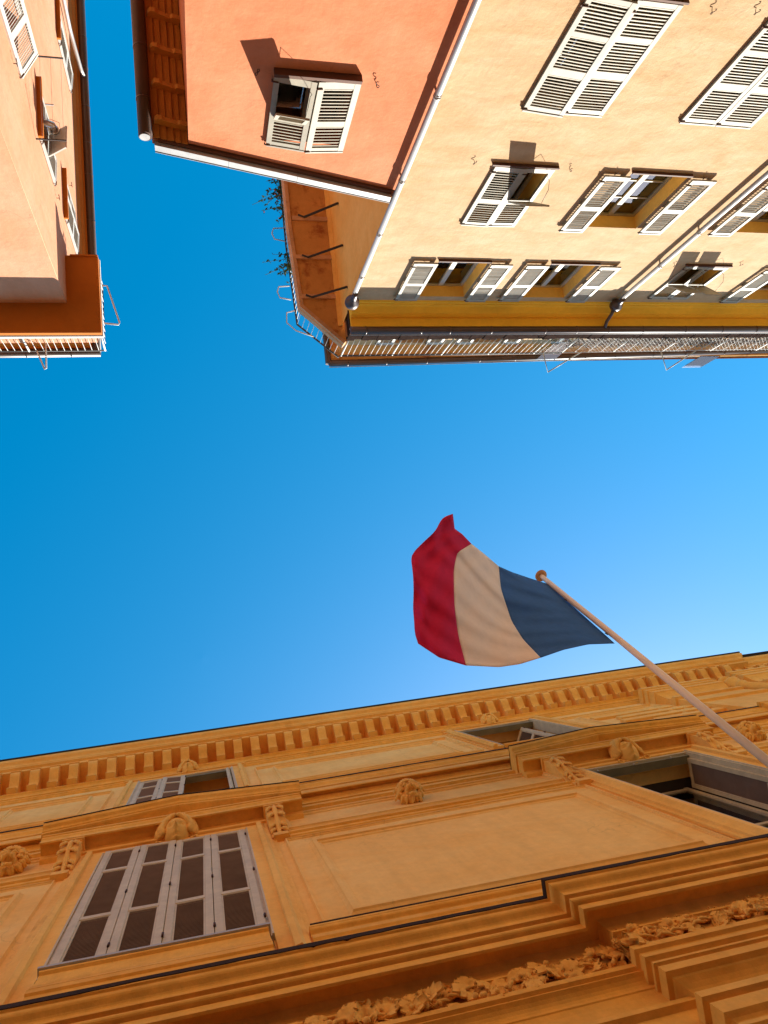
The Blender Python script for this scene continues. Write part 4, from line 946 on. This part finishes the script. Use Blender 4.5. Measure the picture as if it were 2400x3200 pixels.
for x in (c-.62, c-.1, c+.45): o_('hook', MB().tube([(x, 2.0, 8.93), (x, 1.985, 8.90), (x, 1.98, 8.93)], .008, 6), 'white_paint')
# --- attic windows
for i, c in enumerate(BAYS+[LB]):
    surround(c, .785, 11.58, 13.97, .22)
    grey_frame(c, .81, 11.62, 13.99, 1.955, .05)
    head(c+.03, 1.92, 14.20, .29, 0)
    o_('blind_box', MB().box(c-.76, c+.76, 1.985, 2.09, 13.80, 13.94), 'olive_paint')
    o_('sill', MB().box(c-.75, c+.75, 1.94, 2.1, 11.62, 11.66), 'ochre')
    if i == 0:
        for k in range(2): louvre_leaf(c-.755+k*.378, 11.69, .372, 2.12, [.62, 1.50], y=1.99, rot=[-2, 3][k])
        louvre_leaf(c+.50, 11.69, .372, 2.10, [.62, 1.50], y=2.26, rot=58)
    elif i == 1:
        louvre_leaf(c+.16, 11.69, .372, 2.10, [.62, 1.50], y=2.06, rot=-62); louvre_leaf(c+.40, 11.69, .372, 2.10, [.62, 1.50], y=2.20, rot=-78)
    else:
        for k in range(4): louvre_leaf(c-.755+k*.378, 11.69, .372, 2.12, [.62, 1.50], y=1.99)
    rb = MB(); rb.quad((c-.8, 2.31, 11.6), (c+.8, 2.31, 11.6), (c+.8, 2.31, 14), (c-.8, 2.31, 14)); o_('room_interior', rb, 'board_wood')
# lions between the bays
for x in (-2.12, 2.33, 7.30): head(x, 1.95, 9.17, .32, 1)
# --- crowning cornice
PT = [(OX[0], 2.0), (11.6, 2.0), (11.6, 2.12), (OX[1], 2.12)]
bed = [(.0, 14.33), (.13, 14.31), (.13, 14.28)]+arc((.125, 14.275), (.07, 14.20), -.2, 4)+[(.07, 14.17), (.05, 14.165), (.05, 14.09), (.03, 14.08), (.03, 14.04), (0, 14.02), (-.02, 14.02), (-.02, 14.33)]
mould('bed_moulding', bed, PT)
o_('frieze_band', MB().sweep([(.085, 14.76), (.085, 14.325), (-.02, 14.325), (-.02, 14.76)], PT, -1), 'ochre')
top = [(0, 15.23), (.60, 15.21), (.60, 15.15)]+cyma((.595, 15.14), (.50, 14.98), .16)+[(.485, 14.97), (.48, 14.93)]+[(.43, 14.92), (.43, 14.76), (.42, 14.748), (0, 14.748)]
mould('crown_cornice', top, PT, 'ochre')
o_('roof_edge', MB().sweep([(.0, 15.27), (.63, 15.25), (.63, 15.215), (.0, 15.235)], PT, -1), 'roof_edge')
md = MB(); pf = [(0, 0), (.345, 0), (.345, -.045)]+[(.335-.21*(.5-.5*math.cos(math.pi*i/9))+.02*math.sin(math.pi*2*i/9), -.055-.031*i) for i in range(1, 10)]+[(.128, -.36), (.150, -.392), (.150, -.43), (0, -.43)]
md.prism(pf, lambda a, b, t: (t, -a, b), -.076, .076)
md.box(-.088, .088, -.365, 0, -.035, -.001)
mm = md.mesh('modillion'); mm.materials.append(MATS['ochre'])
x = -5.2+.005
while x < 14:
    yy = 1.92 if x < 11.6 else 2.04
    obj('modillion', mm, None, OP, pin@TR(owp(x, yy, 14.745))); x += .318
# --- right-hand bay: panels with moulded heads and an engaged shaft
hd = [(.30, 14.0), (.30, 13.86), (.27, 13.85), (.27, 13.72), (.245, 13.71), (.245, 13.52), (.22, 13.51)]+arc((.22, 13.50), (.14, 13.12), -.16, 6)+[(.14, 13.08), (.17, 13.07), (.17, 12.96), (.12, 12.95), (.12, 12.45), (.15, 12.44), (.15, 12.30), (.10, 12.28), (.10, 10.5), (-.02, 10.5), (-.02, 14.0)]
mould('bay_head', hd, [(8.95, 2.02), (8.95, 2.0), (10.35, 2.0)], 'ochre')
mould('bay_head', [(o+.06, z) for o, z in hd[:-2]]+hd[-2:], [(11.15, 2.02), (11.15, 2.0), (OX[1], 2.0)], 'ochre')
o_('engaged_shaft', MB().lathe([(.11, -3.2), (.11, -.30), (.14, -.26), (.14, -.20), (.12, -.17), (.12, -.10), (.18, -.02), (.20, .04), (.19, .10), (.15, .14), (.15, .20), (.19, .21), (.19, .32)], (10.55, 1.88, 13.45), n=20), 'ochre')
for k, (a, b, z0, z1) in enumerate(((6.9, 8.6, 12.75, 12.95), (7.25, 8.75, 12.40, 12.60), (7.1, 8.85, 12.02, 12.22), (7.5, 8.95, 11.62, 11.82))):
    o_('fret_step', MB().box(a, b, 1.95, 2.0, z0, z1), 'ochre', bevel=.008)
# chips where the paint has come away
rn = random.Random(4)
for u, v, s in ((1043, 2685, 14), (1066, 2700, 6), (1068, 2716, 7), (1105, 2787, 20), (1113, 2790, 8), (1345, 2616, 14), (1033, 2642, 8), (1137, 2632, 5), (1210, 2803, 6)):
    p = onY(u, v, 2.0); s *= .0022; mb = MB(); n = 9
    pts = [(p[0]+s*(.6+.6*rn.random())*math.cos(i*6.283/n), p[2]+1.6*s*(.5+.6*rn.random())*math.sin(i*6.283/n)) for i in range(n)]
    i0 = 0; mb.v = [(a, 1.9965, b) for a, b in pts]; mb.face(range(n)); o_('paint_chip', mb, 'bare_plaster')

# ------------------------------------------------------------------ flag pole and flag
PBs, PTp = Vector((5.40, 1.98, 5.95)), Vector((5.40, -.70, 11.0))
d = (PTp-PBs).normalized()
FP = thing('flag_pole', PBs, 'long pale flagpole slanting out from the right-hand palace window', 'flagpole')
obj('pole', MB().tube([PBs, PBs+(PTp-PBs)*.5, PTp], [.050, .045, .036], 16), 'pole_paint', FP)
obj('finial', MB().tube([PTp, PTp+d*.02, PTp+d*.035, PTp+d*.055], [.05, .10, .10, .045], 18), 'slab_edge', FP)
obj('base_socket', MB().tube([PBs-d*.05, PBs+d*.5], .075, 14).tube([PBs+d*.48, PBs+d*.52], .085, 14), 'iron', FP)
q0 = PTp-d*.05; q1 = PBs+(PTp-PBs)*.62
nrm = Vector((-1, 0, 0))
obj('halyard', MB().tube([q0+nrm*.055, (q0+q1)/2+nrm*.065, q1+nrm*.06], .005, 5).tube([q0+Vector((.05, .02, 0)), q1+Vector((.055, .02, 0))], .004, 5), 'cord', FP)
for t in (.16, .36): 
    k = PTp-d*((PTp-PBs).length*t); obj('cleat', MB().tube([k+nrm*.05, k+nrm*.08, k+nrm*.07-d*.05], .008, 6), 'iron', FP)

top = [(1712, 1824), (1648, 1803), (1600, 1786), (1558, 1767), (1515, 1730), (1475, 1698), (1447, 1668), (1424, 1651), (1419, 1604)]
bot = [(1923, 2013), (1840, 2016), (1764, 2033), (1692, 2058), (1626, 2079), (1562, 2089), (1457, 2085), (1374, 2060), (1308, 2016)]
# parameter values along the fly for those points: blue 0..1/3, white 1/3..2/3, red 2/3..1
tp = [0, .11, .22, .333, .48, .62, .72, .80, 1.0]; tbm = [0, .11, .22, .333, .43, .52, .667, .83, 1.0]
tp[5] = .667; tp[4] = .5; tp[6] = .76; tp[7] = .86
fly = [(1419, 1604), (1377, 1619), (1366, 1655), (1325, 1692), (1283, 1734), (1288, 1775), (1293, 1818), (1291, 1900), (1297, 1984), (1308, 2016)]
fs = [0, .1, .17, .28, .38, .48, .56, .74, .93, 1.0]
mid1 = [(1558, 1767), (1565, 1840), (1598, 1940), (1634, 1998), (1692, 2058)]       # blue / white seam
mid2 = [(1475, 1698), (1428, 1727), (1417, 1782), (1419, 1890), (1431, 1984), (1457, 2085)]   # white / red seam
def lin(pts, ts, t):
    return np.array([np.interp(t, ts, [p[0] for p in pts]), np.interp(t, ts, [p[1] for p in pts])])
def smo(pts, ts, t): return sum(lin(pts, ts, min(1, max(0, t+o)))*w_ for o, w_ in ((-.04, .25), (0, .5), (.04, .25)))
def even(n): return [i/(n-1) for i in range(n)]
hoist = [(1712, 1824), (1923, 2013)]
curves = [(0.0, hoist, even(2)), (1/3, mid1, even(5)), (2/3, mid2, even(6)), (1.0, fly, fs)]
def flag_px(t, s):
    T = lin(top, tp, t); B = lin(bot, tbm, t)
    k = min(2, int(t*3)); a = t*3-k; a2 = a*a*(3-2*a)*.4+a*.6
    C = smo(curves[k][1], curves[k][2], s)*(1-a2)+smo(curves[k+1][1], curves[k+1][2], s)*a2
    C0 = lin(curves[k][1], curves[k][2], 0)*(1-a2)+lin(curves[k+1][1], curves[k+1][2], 0)*a2
    C1 = lin(curves[k][1], curves[k][2], 1)*(1-a2)+lin(curves[k+1][1], curves[k+1][2], 1)*a2
    return C+(T-C0)*(1-s)+(B-C1)*s
hT, hB = PTp-d*.20, PTp-d*2.32
def flag_pt(t, s):
    u, v = flag_px(t, s); r = Vector(ray(u, v)); e = t*(1.25-.25*t)
    zz = (hT.z+(hB.z-hT.z)*s)*(1-e)+(9.55-1.15*s)*e-.18*math.sin(math.pi*t)*s
    p = r*(zz/r.z)
    wv = .10*t*math.sin(5.2*t+1.1*s)+.05*t*math.sin(9*t-3*s)+.030*math.sin(20*(t*.6+s*.95)+2*t)*(1-t)*min(1, t*6)*math.exp(-s*1.2)+.014*math.sin(34*(t*1.1-s*.45)+1)*(.25+.6*t)*min(1, t*5)+.012*math.sin(47*(t*.35+s*.8))*min(1, t*5)+.02*math.sin(14*s+4*t)*t
    wv += .09*math.exp(-((s-.05)/.12)**2)*max(0, t-.75)*4
    return p*(1+wv*.24) if t > 0 else p
FG = thing('flag', hB, 'blue, white and red flag billowing from the slanting pole', 'flag')
NT, NS = 26, 44
for k, (nm, mm_) in enumerate((('blue_stripe', 'flag_blue'), ('white_stripe', 'flag_white'), ('red_stripe', 'flag_red'))):
    mb = MB()
    for i in range(NT+1):
        for j in range(NS+1): mb.v.append(tuple(flag_pt((k+i/NT)/3, j/NS)))
    for i in range(NT):
        for j in range(NS):
            a = i*(NS+1)+j; mb.face((a, a+1, a+NS+2, a+NS+1), True)
    o = obj(nm, mb, mm_, FG)
    sd = o.modifiers.new('cloth', 'SOLIDIFY'); sd.thickness = .003

# ------------------------------------------------------------------ plants on the side balcony
def plant(x, y, z, hgt, n, label, petals=0):
    T = thing('balcony_plant', (x, y, z), label, 'plant')
    obj('pot', MB().lathe([(0, 0), (.075, 0), (.11, .16), (.12, .16), (.12, .20), (.10, .20), (.09, .15)], (x, y, z), n=14), 'terracotta', T)
    rn = random.Random(n); sb = MB(); lb = MB(); pb = MB()
    for i in range(n):
        a = rn.uniform(0, 6.28); l = rn.uniform(.4, 1)*hgt; sp = rn.uniform(.1, .55)
        P = [Vector((x+math.cos(a)*sp*l*t*t-.38*l*t*t, y+math.sin(a)*sp*l*t, z+.15+l*t*(1-.35*sp*t))) for t in (0, .3, .6, 1)]
        sb.tube(P, .005, 4)
        for m_ in range(14):
            t = rn.uniform(.25, 1); k = min(2, int(t*3)); c = P[k].lerp(P[k+1], t*3-k); dr = Vector((rn.uniform(-1, 1), rn.uniform(-1, 1), rn.uniform(-.3, .8))).normalized(); s = rn.uniform(.06, .12); q = dr.orthogonal().normalized()*s*.24
            lb.quad(c, c+dr*s*.5+q, c+dr*s, c+dr*s*.5-q)
            if petals and m_ < 2 and t > .6: pb.blob(c+dr*.04, .018, 6, 4)
    obj('stems', sb, 'leaf_green', T, kind='stuff'); obj('foliage', lb, 'leaf_green', T, kind='stuff')
    if pb.v: obj('flowers', pb, 'petal', T, kind='stuff')
plant(2.70, -10.95, SZ+.162, 1.15, 18, 'bushy trailing plant by the orange roof edge, highest on the balcony railing', 1)
plant(2.70, -10.35, SZ+.162, .85, 13, 'low leafy plant with pink flowers behind the balcony railing', 1)
plant(2.71, -8.95, SZ+.162, 1.15, 9, 'spiky single plant poking out midway along the balcony railing')
plant(2.72, -8.72, SZ+.162, .75, 10, 'small leafy plant below the spiky one on the balcony')
